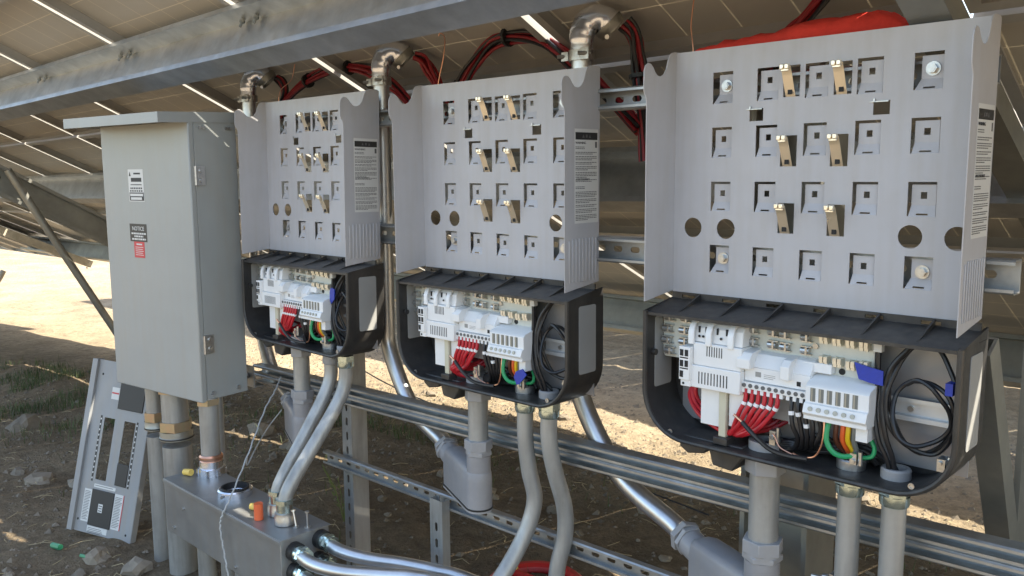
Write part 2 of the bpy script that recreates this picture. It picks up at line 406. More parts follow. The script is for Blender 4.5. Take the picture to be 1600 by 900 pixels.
protos = [make_module(i) for i in range(3)]
used = [False] * 3
def place_modules(ri, ks, off, label, group, spin=None):
    s0, s1 = rows[ri]
    for k in ks:
        if not used[ri]: o = protos[ri]; used[ri] = True
        else: o = copy_tree(protos[ri])
        p = AP(A0 + k + GAP / 2, s0, .04 - .075, off) 
        mw = Matrix.Translation(AP(A0 + k + GAP / 2, s0, 0, off)) @ rotA
        o.matrix_world = (spin @ mw) if spin else mw
        o['label'] = label; o['group'] = group
Z0 = Vector((0, 0, 0))
for ri, nm in enumerate(['upper', 'middle', 'lower']):
    # bottom face of the frames lies on n = .035 (purlins start at .04)
    place_modules(ri, range(-12, 6), Z0, ['solar module of the upper row, seen from below above the front purlin', 'solar module of the middle row, seen from below behind the brackets', 'solar module of the lowest row, seen from below at the foot of the slope'][ri], f'solar modules of the {nm} row overhead')
offB = Vector((-13.4 - 1.2, .2, -.42)); offC = Vector((0, 4.05, -.1))
for ri in (1, 2): place_modules(ri, range(-8, 6), offB, 'solar module of the neighbouring table further along the row at far left', 'solar modules of the far left table')
for ri in range(3): place_modules(ri, range(-12, 7), offC, 'solar module of the next table beyond the sunlit strip', 'solar modules of the table beyond', Matrix.Translation((0, 3, 0)) @ Matrix.Rotation(R(-8), 4, 'Z') @ Matrix.Translation((0, -3, 0)))

def purlin(name, label, a0, a1, sF, off=Z0, n0=.054, n1=.252, w=.082, bolts=True, m='galv', lip=.018):
    o = thing(name, label, 'beam', AP((a0 + a1) / 2, sF, n1, off))
    b = MB(); prof = [(0, n0 + lip), (0, n0), (w, n0), (w, n1), (0, n1), (0, n1 - lip)]
    b.open_profile(prof, AP(a0, sF, 0, off), dS, dN, dX, a1 - a0, .0028)
    b.build('channel', m, o)
    if bolts:
        for k in range(-7, 6):
            a = A0 + k
            if not (a0 < a < a1): continue
            for da in (-.045, .045):
                bb = MB(); p = AP(a + da, sF + w * .8, n0, off); bb.cyl(p, p + dN * .03, .0045, n=8); bb.cyl(p + dN * .006, p + dN * .014, .009, n=6)
                bb.build('clamp_bolt', 'galv_dull', o)
        hh = MB()
        for k in range(-7, 6):
            a = A0 + k + .02; p = AP(a, sF + w - .0022, n0 + .165, off); hh.cyl(p, p - dS * .0012, .0045, n=10)
        hh.build('punched_holes', 'dark_hole', o)
    return o
purlin('purlin', 'large galvanised purlin crossing the top of the picture in front of the brackets', -12.6, 3.7, -.19)
purlin('purlin', 'galvanised purlin under the middle of the solar table, seen between the brackets', -12.6, 3.7, .865, bolts=False, m='galv')
purlin('purlin', 'lowest galvanised purlin at the foot of the solar table', -12.6, 3.7, 2.62, bolts=False, m='galv_dull')
purlin('purlin', 'purlin of the neighbouring table at far left', -23, -9.0 - .3, 2.62, offB - Vector((0, 0, 0)), bolts=False, m='galv_dull')
purlin('purlin', 'upper purlin of the neighbouring table at far left', -23, -9.3, .865, offB, bolts=False, m='galv_dull') if False else None

def rafter(label, a, s0=-.6, s1=2.95, n0=.252, n1=.40, w=.06, off=Z0, m='galv_dull', flip=1):
    o = thing('rafter', label, 'beam', AP(a, (s0 + s1) / 2, n1, off))
    b = MB(); b.open_profile([(0, n0 + .02), (0, n0), (w * flip, n0), (w * flip, n1), (0, n1), (0, n1 - .02)], AP(a, s0, 0, off), dX, dN, dS, s1 - s0, .004)
    b.build('channel', m, o)
    c = MB()
    for s_ in (-.12, .93, 2.68):
        for dz in (.03, .1):
            p = AP(a + w * flip, s_, n0 + dz, off); c.cyl(p - dX * .012, p + dX * .012, .01, n=6)
    c.build('bolt', 'bolt_zinc', o)
    return o
rafter('sloping galvanised rafter behind the top right corner of the nearest bracket', .475, s0=-.16, n0=.190, n1=.238, w=.068)
def steel_strut(name, label, p0, p1, r=.03, m='galv_warm', n=14, cat='brace'):
    b = MB(); b.tube([p0, p1], r, n); return tag(b.build(name, m), label, cat)
# left rafter + its brace
rl = thing('rafter', 'dark sloping rafter with two bolts beside the grey cabinet at far left', 'beam', (-5.0, .5, -.3))
b = MB(); p0 = Vector((-5.0, -.35, .07)); p1 = Vector((-5.0, 2.6, -1.60 + .0)); d = (p1 - p0).normalized(); nn = Vector((0, d.z, -d.y))
if nn.z > 0: nn = -nn
b.open_profile([(0, .02), (0, 0), (-.06, 0), (-.06, .0), (-.06, .17), (0, .17), (0, .15)][0:3] + [(-.06, .17), (0, .17), (0, .15)], p0, Vector((1, 0, 0)), nn, d, (p1 - p0).length * .8, .004)
b.build('channel', 'galv_dull', rl)
c = MB()
for t in (.42, .52): q = p0 + d * t + nn * .07 - Vector((.06, 0, 0)); c.cyl(q - Vector((.0, 0, 0)), q + Vector((.012, 0, 0)), .014, n=8)
c.build('bolt', 'dark_hole', rl)
steel_strut('tube_brace', 'round steel brace running down from the left rafter behind the grey cabinet', (-4.93, .09, -.2), (-4.93, 1.02, -1.95), .024, 'galv_dull')
# further table leg seen at far left
rafter('pale rafter end of the second support frame at far left', -10.1, s0=.9, s1=2.72, n0=.27, n1=.35, w=.06, m='galv_warm')
steel_strut('tube_brace', 'thin pale brace under the second rafter at far left', (-10.2, 1.45, -1.33), (-10.2, .95, -2.2), .03, 'galv_warm')

# posts near the right
def h_post(label, x, y, z0, z1, w=.20, dpt=.16, t=.012, m='galv_dull', yaw=0):
    o = thing('steel_post', label, 'post', (x, y, z0), (0, 0, yaw))
    b = MB(); prof = [(-dpt / 2, -w / 2), (dpt / 2, -w / 2), (dpt / 2, -w / 2 + t), (t / 2, -w / 2 + t), (t / 2, w / 2 - t), (dpt / 2, w / 2 - t), (dpt / 2, w / 2), (-dpt / 2, w / 2),
                      (-dpt / 2, w / 2 - t), (-t / 2, w / 2 - t), (-t / 2, -w / 2 + t), (-dpt / 2, -w / 2 + t)]
    b.prism([(q[1], q[0]) for q in prof], (0, 0, 0), (1, 0, 0), (0, 1, 0), (0, 0, 1), z1 - z0)
    b.build('column', m, o, local=True)
    return o
h_post('wide galvanised H post behind the nearest electrical box', .175, .24, GZ - .1, -.02, .165, .15)
h_post('grey steel post at the right edge of the picture', .80, .42, GZ - .1, -.42, .36, .2, m='galv_dull')
dg = thing('steel_brace', 'diagonal steel brace standing beside the right side of the nearest electrical box', 'brace', (.62, .4, GZ))
p0 = Vector((.60, .062, -.56)); p1 = Vector((.60, .72, -1.75)); d = (p1 - p0).normalized(); nn = Vector((0, -d.z, d.y))
b = MB(); b.open_profile([(-.012, .024), (.030, .024), (.030, -.024), (-.012, -.024)][::-1], p0, Vector((1, 0, 0)), nn, d, (p1 - p0).length, .006)
b.build('channel', 'galv_dull', dg)

# ------------------------------------------------------------ strut rails
def rail(label, x0, x1, z0, z1, y0=.006, dep=.041, slots=True, pitch=.0508, sx=.026, m='strut_zinc', dz=0.0, yb=None, solid=False):
    """strut channel open to the front, slotted web at its back; dz = drop per metre towards -X"""
    o = thing('strut_rail', label, 'rail', ((x0 + x1) / 2, y0 + dep / 2, z0), (0, -math.atan(dz), 0))
    h = z1 - z0; L = x1 - x0; cx = 0
    b = MB(); y1 = dep; t = .0026; lip = .009
    holes = []
    if slots:
        k = int(L / pitch)
        for i in range(k):
            a = -L / 2 + pitch * (i + .5); holes.append((a - sx / 2, a + sx / 2, h / 2 - .007, h / 2 + .007, 'round'))
    b.sheet(-L / 2, L / 2, 0, h, holes, y1 - t, y1)
    b.build('web', m, o, local=True)
    f = MB()
    rr = .004
    f.open_profile([(y1 - t, t / 2), (.004, t / 2), (t / 2, .004), (t / 2, lip)], (-L / 2, 0, 0), (0, 1, 0), (0, 0, 1), (1, 0, 0), L, t)
    f.open_profile([(y1 - t, h - t / 2), (.004, h - t / 2), (t / 2, h - .004), (t / 2, h - lip)], (-L / 2, 0, 0), (0, 1, 0), (0, 0, 1), (1, 0, 0), L, t)
    f.build('flange', m, o, local=True)
    return o
rail('top slotted strut rail behind the three brackets', -1.95, .612, -.104, -.054)
rail('second slotted strut rail behind the lower half of the brackets', -1.95, .665, -.462, -.402)
rail('double strut rail below the electrical boxes, upper channel', -1.905, .75, -.968, -.936, slots=False, dz=.0245)
rail('double strut rail below the electrical boxes, lower channel', -1.905, .75, -1.001, -.969, slots=False, dz=.0245)
rail('lowest slotted strut rail near the ground', -1.43, .6, -1.236, -1.190, slots=True, dz=.012, dep=.021)
def strut_post(label, x, y, z0, z1, w=.05, dep=.05, m='pipe_dull', rz=0):
    o = thing('strut_post', label, 'post', (x, y, z0), (0, 0, rz)); h = z1 - z0
    b = MB(); holes = [(-.006, .006, .04 + i * .0508, .068 + i * .0508, 'round') for i in range(int((h - .08) / .0508))]
    Mx = Matrix.Rotation(R(90), 4, 'Z')
    b.sheet(-w / 2, w / 2, 0, h, holes, -dep / 2, -dep / 2 + .0026)
    b.build('slotted_face', m, o, local=True)
    c = MB(); c.box(w / 2 - .0026, w / 2, -dep / 2 + .0026, dep / 2, 0, h); c.box(-w / 2, -w / 2 + .0026, -dep / 2 + .0026, dep / 2, 0, h)
    c.box(-w / 2 + .0026, -w / 2 + .012, dep / 2 - .0026, dep / 2, 0, h); c.box(w / 2 - .012, w / 2 - .0026, dep / 2 - .0026, dep / 2, 0, h)
    c.build('side_face', m, o, local=True)
    return o
strut_post('upright slotted strut post under the leftmost electrical box', -1.33, .083, GZ - .1, -.5, .055, .065)
strut_post('short upright strut post under the middle conduit body', -.80, .004, GZ - .1, -1.205, .055, .03)
brk = MB(); brk.box(-1.935, -1.845, -.006, .0, -1.045, -.963); brk.box(-1.935, -1.845, 0, .04, -1.045, -1.04)
tag(brk.build('rail_end_plate', 'strut_zinc', bevel=.001), 'small square zinc plate with a bolt at the left end of the double rail', 'bracket')
nb = MB(); nb.cyl((-1.885, -.008, -1.003), (-1.885, -.02, -1.003), .012, n=6); tag(nb.build('hex_bolt', 'bolt_zinc'), 'hex bolt on the plate at the left end of the double rail', 'bolt')

# ------------------------------------------------------------ wall bracket (local: x 0..W, plate front at y=0, z down from 0)
W = .62
OFFS = [(-1.6865, .0, .0001), (-.8519, .0062, -.0047), (0, 0, 0)]
TILT = [-.0128, .0075, .0056]; YAW = [-.0023, .0086, 0]
NAMEU = ['leftmost, farthest', 'middle', 'rightmost, nearest']
WX = [.092, .192, .2925, .3925, .4925]; WW = [.046, .046, .046, .047, .049]
WZ = [(-.046, -.110), (-.158, -.220), (-.270, -.331), (-.403, -.462)]
CLIPS = [(.248, -.046), (.349, -.048), (.246, -.180), (.347, -.181), (.245, -.312), (.346, -.313)]
def flange_profile():
    P = [(.0, -.508)]                       # (y, z) back edge bottom
    P = [(.020, -.506), (.024, .0), (.018, .004), (-.006, .004), (-.020, .001), (-.027, -.006), (-.032, -.018), (-.038, -.034), (-.047, -.045), (-.058, -.050), (-.070, -.049),
         (-.079, -.042), (-.086, -.033), (-.094, -.027), (-.104, -.026), (-.113, -.032), (-.1175, -.042), (-.1185, -.078), (-.116, -.087), (-.110, -.095), (-.1075, -.105), (-.108, -.522)]
    return P
def make_bracket():
    o = thing('wall_bracket', 'x', 'bracket')
    holes = []
    for r_, (zt, zb) in enumerate(WZ):
        for c_ in range(5): holes.append((WX[c_], WX[c_] + WW[c_], zb, zt, 'rect'))
    for x, z in CLIPS: holes.append((x, x + .034, z - .060, z, 'rect'))
    holes += [(.177, .207, -.149, -.124, 'rect'), (.424, .454, -.149, -.124, 'rect')]
    for x in (.050, .129, .500, .579): holes.append((x - .0212, x + .0212, -.3892, -.3468, 'round'))
    p = MB(); p.sheet(.002, W - .002, -.512, -.0, holes, 0, .002)
    p.box(.002, W - .002, -.0, .016, 0, .0022)            # folded top lip
    p.build('back_plate', 'bracket_paint', o, local=True)
    F = flange_profile()
    MB().prism(F, (0, 0, 0), (0, 1, 0), (0, 0, 1), (1, 0, 0), .0022).build('left_flange', 'bracket_paint', o, local=True, bevel=.0005)
    rf = MB().prism(F, (W - .0022, 0, 0), (0, 1, 0), (0, 0, 1), (1, 0, 0), .0022).build('right_flange', 'bracket_paint', o, local=True, bevel=.0005)
    rb = MB()
    for i in range(9):
        y = -.094 + i * .0125; rb.box(W, W + .0022, y, y + .0045, -.500, -.398 if i else -.402)
    rb.build('cooling_ribs', 'bracket_paint', rf, local=True, bevel=.0008)
    # tabs
    for r_, (zt, zb) in enumerate(WZ):
        for c_ in range(5):
            x0 = WX[c_]; w = WW[c_]; t = MB(); corner = c_ in (0, 4) and r_ in (0, 3)
            rec = .0065 if not corner else .011; xi0 = x0 + (.0045 if not corner else .009); xi1 = x0 + w - .003
            zk = zb + .019; ztop = zt - .005
            # bent foot: trapezoid from window sill back to the recessed tab, slot near the sill
            sx0, sx1 = x0 + w * .32, x0 + w * .72
            def fp(u, v): return (x0 + .002 + (xi0 - x0 - .002) * v if u == 0 else (x0 + w - .001 + (xi1 - x0 - w + .001) * v if u == 1 else u), .001 + rec * v, zb + (zk - zb) * v)
            a0, b0, a1, b1 = fp(0, 0), fp(1, 0), fp(0, 1), fp(1, 1)
            def q(fx, v):
                l = Vector(a0).lerp(Vector(a1), v); r2 = Vector(b0).lerp(Vector(b1), v); return tuple(l.lerp(r2, fx))
            fx = [0, .28, .72, 1]; fv = [0, .10, .26, 1]
            for i in range(3):
                for j in range(3):
                    if i == 1 and j == 1: continue
                    t.add([q(fx[i], fv[j]), q(fx[i + 1], fv[j]), q(fx[i + 1], fv[j + 1]), q(fx[i], fv[j + 1])], [(0, 1, 2, 3)])
            hs = [] if corner else [((xi0 + xi1) / 2 - .0055, (xi0 + xi1) / 2 + .0055, zt - .030, zt - .018, 'rect')]
            t.sheet(xi0, xi1, zk, ztop, hs, .001 + rec, .003 + rec)
            tb = t.build('tab', 'bracket_paint', o, local=True)
            if corner:
                bo = MB(); cx = (xi0 + xi1) / 2 + .001; cz = zt - .028
                bo.cyl((cx, .0118, cz), (cx, .0095, cz), .0125, n=20); bo.cyl((cx, .0095, cz), (cx, .0015, cz), .0085, n=6); bo.cyl((cx, .0015, cz), (cx, .0005, cz), .006, n=12)
                bo.build('hex_bolt', 'bolt_zinc', o, local=True)
    for x, z in CLIPS:
        c = MB(); xl = x + .006; xr = x + .026
        # finger rooted at the sill, leaning out towards the viewer at its top
        pts = [(.0, z - .060), (-.004, z - .052), (-.018, z - .020), (-.026, z - .004)]
        for i in range(3):
            (ya, za), (yb, zb_) = pts[i], pts[i + 1]
            c.add([(xl, ya, za), (xr, ya, za), (xr, yb, zb_), (xl, yb, zb_), (xl, ya + .0012, za), (xr, ya + .0012, za), (xr, yb + .0012, zb_), (xl, yb + .0012, zb_)],
                  [(0, 1, 2, 3), (7, 6, 5, 4), (0, 3, 7, 4), (1, 5, 6, 2), (3, 2, 6, 7)])
        sc = c.build('spring_clip', 'spring_steel', o, local=True)
        h = MB(); h.box(xl + .001, (xl + xr) / 2 - .001, -.034, -.025, z - .010, z + .000); h.box((xl + xr) / 2 + .001, xr - .001, -.034, -.025, z - .010, z + .000)
        h.box(xl + .002, xr - .002, -.030, -.026, z - .014, z - .008)
        h.build('clip_hook', 'spring_steel', sc, local=True, bevel=.0015)
        k = MB(); k.box(x + .0125, x + .0215, -.0065, -.0052, z - .056, z - .047); k.build('square_hole', 'dark_hole', sc, local=True)
    for x in (.177, .424):
        s_ = MB(); s_.box(x - .006, x + .028, -.003, -.0004, -.1265, -.1245); s_.box(x + .001, x + .004, -.004, -.0005, -.1265, -.120); s_.build('hook_lip', 'bolt_zinc', o, local=True)
    # warning label on the right flange
    X1 = W + .0004
    lb = MB().box(W + .0001, X1, -.072, .016, -.362, -.143).build('warning_label', 'label_white', o, local=True)
    MB().box(X1, X1 + .0002, -.069, .013, -.168, -.151).build('black_banner', 'label_black', lb, local=True)
    Mx = Matrix(((0, 0, 1, 0), (1, 0, 0, 0), (0, 1, 0, 0), (0, 0, 0, 1)))
    def TX(y, z): return Matrix.Translation((X1 + .0003, y, z)) @ Mx
    rs = random.Random(3)
    sy = MB()
    for yc in (-.040, -.028, -.016):     # small hazard symbols in the banner
        if yc != -.028: sy.prism([(-.004, -.004), (.004, -.004), (0, .004)], (X1 + .0003, yc, -.1595), (0, 1, 0), (0, 0, 1), (1, 0, 0), .0002)
        else: sy.box(X1 + .0003, X1 + .0005, yc - .003, yc + .003, -.163, -.156)
    sy.build('hazard_symbols', 'ink_grey', lb, local=True)
    text('label_heading', 'WARNING', .008, TX(-.069, -.178), 'ink', lb, 'LEFT')
    text('label_heading', 'AVERTISSEMENT', .0072, TX(-.069, -.262), 'ink', lb, 'LEFT')
    tx = MB(); tx.box(X1 + .0001, X1 + .0003, .004, .011, -.186, -.172)
    z = -.184; 
    for blk in (2, 0, 2, 3, 2, 3, 4, 2, -1, 2, 0, 4, 3, 2, 3, 4, 2):
        if blk == -1: z = -.276; continue
        for i in range(blk):
            y = -.069; end = .010 if i < blk - 1 else -.069 + rs.uniform(.04, .075)
            if z > -.192 or -.285 < z <= -.266: end = -.035
            while y < end:
                w = rs.uniform(.004, .011); tx.box(X1 + .0001, X1 + .00025, y, min(y + w, end), z - .0017, z); y += w + .0013
            z -= .0037
        z -= .0024
        if z < -.356: break
    tx.build('fine_print', 'ink_grey', lb, local=True)
    return o

# ------------------------------------------------------------ connection box (local coordinates of the same unit)
def rounded_tub(x0, x1, z0, z1, r, n=10):
    P = [(x0, z1)]
    for i in range(n + 1): a = math.pi + i / n * math.pi / 2; P.append((x0 + r + r * math.cos(a), z0 + r + r * math.sin(a)))
    for i in range(n + 1): a = 1.5 * math.pi + i / n * math.pi / 2; P.append((x1 - r + r * math.cos(a), z0 + r + r * math.sin(a)))
    P.append((x1, z1)); return P
def make_box():
    o = thing('connection_box', 'x', 'electrical box')
    YF, YB = -.1085, .0225
    outer = rounded_tub(.002, .632, -.812, -.540, .105); inner = rounded_tub(.010, .622, -.803, -.540, .097); n = len(outer)
    h = MB()
    of = [(x, YF, z) for x, z in outer]; inf = [(x, YF, z) for x, z in inner]; ob = [(x, YB, z) for x, z in outer]; ib = [(x, YB - .016, z) for x, z in inner]
    h.add(of + inf + ob + ib, [f for i in range(n - 1) for f in ((i, i + 1, n + i + 1, n + i), (2 * n + i, 2 * n + i + 1, i + 1, i), (n + i, n + i + 1, 3 * n + i + 1, 3 * n + i))])
    # back wall
    h.add(ob, [tuple(range(n))]); h.add(ib, [tuple(range(n - 1, -1, -1))])
    # right cheek and left cheek above the tub up to the ledge
    h.build('housing', 'black_plastic', o, local=True, sharp=40)
    rim = MB(); 
    rim.tube([(x, YF - .001, z) for x, z in [((a[0] + b_[0]) / 2, (a[1] + b_[1]) / 2) for a, b_ in zip(outer, inner)]], .0052, 8)
    rim.build('rim', 'black_plastic', o, local=True)
    # ledge with slots and gussets
    ld = MB()
    ld.add([(.004, YF, -.543), (.627, YF, -.543), (.627, -.004, -.524), (.004, -.004, -.524), (.004, YF, -.549), (.627, YF, -.549), (.627, -.004, -.530), (.004, -.004, -.530)],
           [(0, 1, 2, 3), (7, 6, 5, 4), (0, 4, 5, 1), (0, 3, 7, 4), (1, 5, 6, 2)])
    holes = [(.028 + .1 * i, .062 + .1 * i, -.5225, -.5155, 'rect') for i in range(6)]
    ld.sheet(.004, .627, -.5265, -.5105, holes, -.0045, -.0005)
    for i in range(7):
        x = .072 + .0955 * i if i < 6 else .632
        if x > .63: continue
        ld.prism([(YF + .01, -.5425), (-.0046, -.5235), (-.0046, -.5115)], (x, 0, 0), (0, 1, 0), (0, 0, 1), (1, 0, 0), .0035)
    for xa, xb in ((.0262 - .0242, .0038), (.6272, .6318)):
        ld.prism([(YF, -.5395), (.0215, -.5395), (.0215, -.520), (-.004, -.523)], (xa, 0, 0), (0, 1, 0), (0, 0, 1), (1, 0, 0), xb - xa)
    ld.build('top_ledge', 'black_plastic', o, local=True)
    # side insets
    def rrect(y0, y1, z0, z1, r=.006):
        P = []
        for cy, cz, a0 in ((y1 - r, z1 - r, 0), (y0 + r, z1 - r, 90), (y0 + r, z0 + r, 180), (y1 - r, z0 + r, 270)):
            for k in range(5): a = R(a0 + k * 22.5); P.append((cy + r * math.cos(a), cz + r * math.sin(a)))
        return P
    MB().prism(rrect(-.072, -.008, -.722, -.557), (.6322, 0, 0), (0, 1, 0), (0, 0, 1), (1, 0, 0), .0012).build('side_panel', 'grey_inset', o, local=True)
    MB().prism(rrect(-.080, -.016, -.712, -.556), (.0102, 0, 0), (0, 1, 0), (0, 0, 1), (1, 0, 0), .0012).build('inner_side_panel', 'grey_inset', o, local=True)
    sc = MB(); sc.cyl((.011, -.088, -.632), (.020, -.088, -.632), .007, n=14); sc.build('side_screw', 'black_plastic', o, local=True)
    bs = MB()
    for x in (.068, .560): bs.lathe((x, YF + .006, -.795 if x < .3 else -.790), (0, -1, 0), [(0, .0), (0, .0055), (.003, .0055), (.003, .0035), (0.001, .003), (.001, 0)], 14)
    bs.build('corner_screw', 'bolt_zinc', o, local=True)
    MB().box(.030, .618, .0035, .0060, -.790, -.548).build('back_sheet', 'back_metal', o, local=True)
    MB().box(.472, .618, .0008, .0028, -.725, -.550).build('grey_plate', 'back_metal', o, local=True)
    # knock-out pads under the left half
    kp = MB(); kp.prism([(.080, -.800), (.080, -.828), (.100, -.840), (.140, -.832), (.150, -.818), (.160, -.852), (.205, -.856), (.226, -.826), (.228, -.800)][:9], (0, -.085, 0), (1, 0, 0), (0, 0, 1), (0, 1, 0), .06)
    kp.build('knockout_pad', 'black_plastic', o, local=True, bevel=.003)
    # DIN rail on the right
    dr = MB(); dr.open_profile([(.0, -.0035), (-.009, -.0035)][::-1] + [(-.009, -.0105), (-.0, -.0105), (0, -.031), (-.009, -.031), (-.009, -.038)][:0], (.47, 0, -.66), (0, 1, 0), (0, 0, 1), (1, 0, 0), .15, .001) if False else None
    dr = MB(); dr.open_profile([(-.016, 0), (-.016, -.007), (-.004, -.0075), (-.004, -.034), (-.016, -.0345), (-.016, -.042)], (.47, 0, -.659), (0, 1, 0), (0, 0, 1), (1, 0, 0), .152, .0016)
    dd = dr.build('din_rail', 'rail_white', o, local=True)
    ds_ = MB(); ds_.cyl((.520, -.003, -.680), (.520, -.010, -.680), .0055, n=12); ds_.build('rail_screw', 'bolt_zinc', dd, local=True)
    # circuit board
    pb = MB(); pb.prism([(.020, -.549), (.013, -.556), (.013, -.640), (.018, -.646), (.380, -.642), (.467, -.634), (.467, -.549)], (0, -.050, 0), (1, 0, 0), (0, 0, 1), (0, 1, 0), .003)
    pcb = pb.build('circuit_board', 'board', o, local=True)
    hd = MB()
    for x, z in ((.207, -.577), (.357, -.579)): hd.cyl((x, -.050, z), (x, -.055, z), .0055, n=14)
    hd.build('board_screw', 'bolt_zinc', pcb, local=True)
    hd = MB(); hd.cyl((.409, -.0502, -.621), (.409, -.0512, -.621), .0062, n=18); hd.build('board_hole', 'dark_hole', pcb, local=True)
    def fclip(x, z, w, gold):
        c = MB(); hh = .0085 if gold else .007
        for dx in (-1, 1):
            xa = x + dx * .0043
            c.box(xa - .0034, xa + .0034, -.066, -.0502, z - hh, z + hh)
            c.box(xa - .0034, xa + .0034, -.069, -.0662, z - hh * .35, z + hh * .95)
        c.box(x - .0008, x + .0008, -.058, -.0502, z - hh * .7, z + hh * .7)
        c.build('fuse_clip', 'clip_metal' if gold else 'bolt_zinc', pcb, local=True)
    def cage(x, z, wd=.024):
        c = MB()
        c.cyl((x - wd / 2, -.058, z), (x + wd / 2 - .004, -.058, z), .006, n=10); c.box(x - wd / 2, x + wd / 2, -.060, -.052, z - .0085, z - .0065); c.box(x - wd / 2, x + wd / 2, -.060, -.052, z + .0065, z + .0085)
        c.box(x + wd / 2 - .010, x + wd / 2 - .006, -.066, -.0502, z - .007, z + .007)
        c.build('fuse_clip', 'bolt_zinc', pcb, local=True)
    for x, z in [(.378, -.561), (.403, -.562), (.428, -.563), (.453, -.565), (.379, -.602), (.405, -.602), (.430, -.604), (.454, -.602)]: fclip(x, z, .019, True)
    for x, z in [(.033, -.558), (.029, -.583), (.028, -.608), (.034, -.631), (.074, -.557), (.071, -.583), (.071, -.607)]: cage(x, z)
    for x, z in [(.231, -.561), (.273, -.562), (.298, -.563), (.341, -.564), (.231, -.586), (.273, -.587), (.299, -.588), (.341, -.589)]: cage(x, z, .021)
    # switch block
    blk = MB(); blk.box(.106, .226, -.100, -.0502, -.690, -.643); sw = blk.build('switch_block', 'white_plastic', o, local=True, bevel=.002)
    u = MB(); u.box(.116, .226, -.096, -.0502, -.6428, -.596); u.build('upper_cover', 'white_plastic', sw, local=True, bevel=.002)
    u = MB(); u.prism([(-.0502, -.5958), (-.090, -.5958), (-.086, -.566), (-.076, -.556), (-.0502, -.554)], (.108, 0, 0), (0, 1, 0), (0, 0, 1), (1, 0, 0), .116)
    u.build('lever_housing', 'white_plastic', sw, local=True, bevel=.002)
    for x in (.106, .146, .196):
        a = MB(); P = []
        a.prism([(-.052, -.600), (-.100, -.600), (-.100, -.574), (-.093, -.559), (-.080, -.551), (-.060, -.549), (-.060, -.5535), (-.078, -.5555), (-.089, -.563), (-.094, -.577), (-.094, -.5955), (-.052, -.5957)], (x, 0, 0), (0, 1, 0), (0, 0, 1), (1, 0, 0), .013)
        a.build('lever_arm', 'white_plastic', sw, local=True, bevel=.001)
    dk = MB()
    for x in (.127, .136, .177): dk.cyl((x, -.0905, -.583), (x, -.0912, -.583), .0028, n=10)
    dk.build('lever_marks', 'dark_hole', sw, local=True); dk = MB()
    for i in range(7): dk.box(.148 + i * .0056, .1497 + i * .0056, -.0966, -.0958, -.6215, -.601)
    dk.build('upper_vent_slots', 'dark_hole', sw, local=True); dk = MB()
    for i in range(10): dk.box(.1325 + i * .0071, .1345 + i * .0071, -.1006, -.0998, -.680, -.655)
    dk.build('vent_slots', 'dark_hole', sw, local=True)
    for x in (.124, .140, .166, .187): MB().box(x, x + .003, -.0898, -.086, -.576, -.563).build('lever_slot', 'dark_hole', sw, local=True)
    st = MB(); st.box(.090, .1155, -.108, -.0502, -.676, -.606); st.box(.092, .1155, -.104, -.0502, -.690, -.6762); s2 = st.build('side_terminal', 'white_plastic', sw, local=True, bevel=.0012)
    dk = MB()
    for i in range(3):
        for j in range(2):
            if i == 2 and j == 1: continue
            x = .0925 + .0115 * j; z = -.612 - .0225 * i; dk.box(x, x + .008, -.1088, -.1078, z - .0135, z)
    for i in range(2): dk.box(.0925, .112, -.1086, -.1078, -.6305 - i * .0225, -.628 - i * .0225)
    dk.cyl((.099, -.1042, -.684), (.099, -.1048, -.684), .0028, n=10)
    dk.build('terminal_opening', 'dark_hole', s2, local=True)
    # plates below the switch block
    MB().box(.129, .172, -.082, -.079, -.768, -.6905).build('divider', 'white_plastic', o, local=True)
    MB().box(.193, .232, -.080, -.076, -.762, -.6905).build('divider', 'white_plastic', o, local=True)
    MB().box(.174, .190, -.088, -.076, -.786, -.6905).build('beige_post', 'beige_plastic', o, local=True, bevel=.001)
    MB().box(.166, .198, -.096, -.066, -.802, -.786).build('post_foot', 'black_plastic', o, local=True, bevel=.002)
    # long terminal carrier
    tr = MB(); tr.box(.2265, .362, -.082, -.0502, -.661, -.632); tr.prism([(-.0502, -.6318), (-.082, -.6318), (-.066, -.607), (-.0502, -.603)], (.2265, 0, 0), (0, 1, 0), (0, 0, 1), (1, 0, 0), .1355)
    car = tr.build('terminal_carrier', 'white_plastic', o, local=True, bevel=.0012)
    b2 = MB(); b2.prism([(-.0502, -.634), (-.100, -.634), (-.100, -.615), (-.088, -.603), (-.0502, -.598)], (.218, 0, 0), (0, 1, 0), (0, 0, 1), (1, 0, 0), .028); b2.build('snap_block', 'white_plastic', car, local=True, bevel=.0012)
    b2 = MB(); b2.prism([(-.0502, -.644), (-.098, -.644), (-.098, -.618), (-.086, -.607), (-.0502, -.603)], (.309, 0, 0), (0, 1, 0), (0, 0, 1), (1, 0, 0), .018); b2.build('snap_block', 'white_plastic', car, local=True, bevel=.0012)
    b2 = MB(); b2.box(.340, .396, -.068, -.0502, -.626, -.6075); b2.build('snap_block', 'white_plastic', car, local=True, bevel=.0012)
    b2 = MB(); b2.box(.336, .344, -.0826, -.0818, -.655, -.646); b2.build('indicator_window', 'dark_hole', car, local=True)
    b2 = MB()
    b2.box(.262, .276, -.0690, -.0668, -.616, -.608) if False else None
    ts = MB(); ts.box(.2245, .3735, -.090, -.0822, -.675, -.6622); ts.box(.2265, .3735, -.0822, -.0502, -.675, -.6622)
    for i in range(11): ts.box(.224 + i * .0135, .2305 + i * .0135, -.089, -.070, -.684, -.6752)
    ts.build('terminal_strip', 'white_plastic', car, local=True)
    pr_ = MB(); pr_.box(.250, .262, -.0825, -.0821, -.650, -.640); pr_.box(.268, .292, -.0824, -.0821, -.6475, -.6465); pr_.box(.268, .288, -.0824, -.0821, -.651, -.650); pr_.box(.268, .292, -.0824, -.0821, -.6440, -.6432)
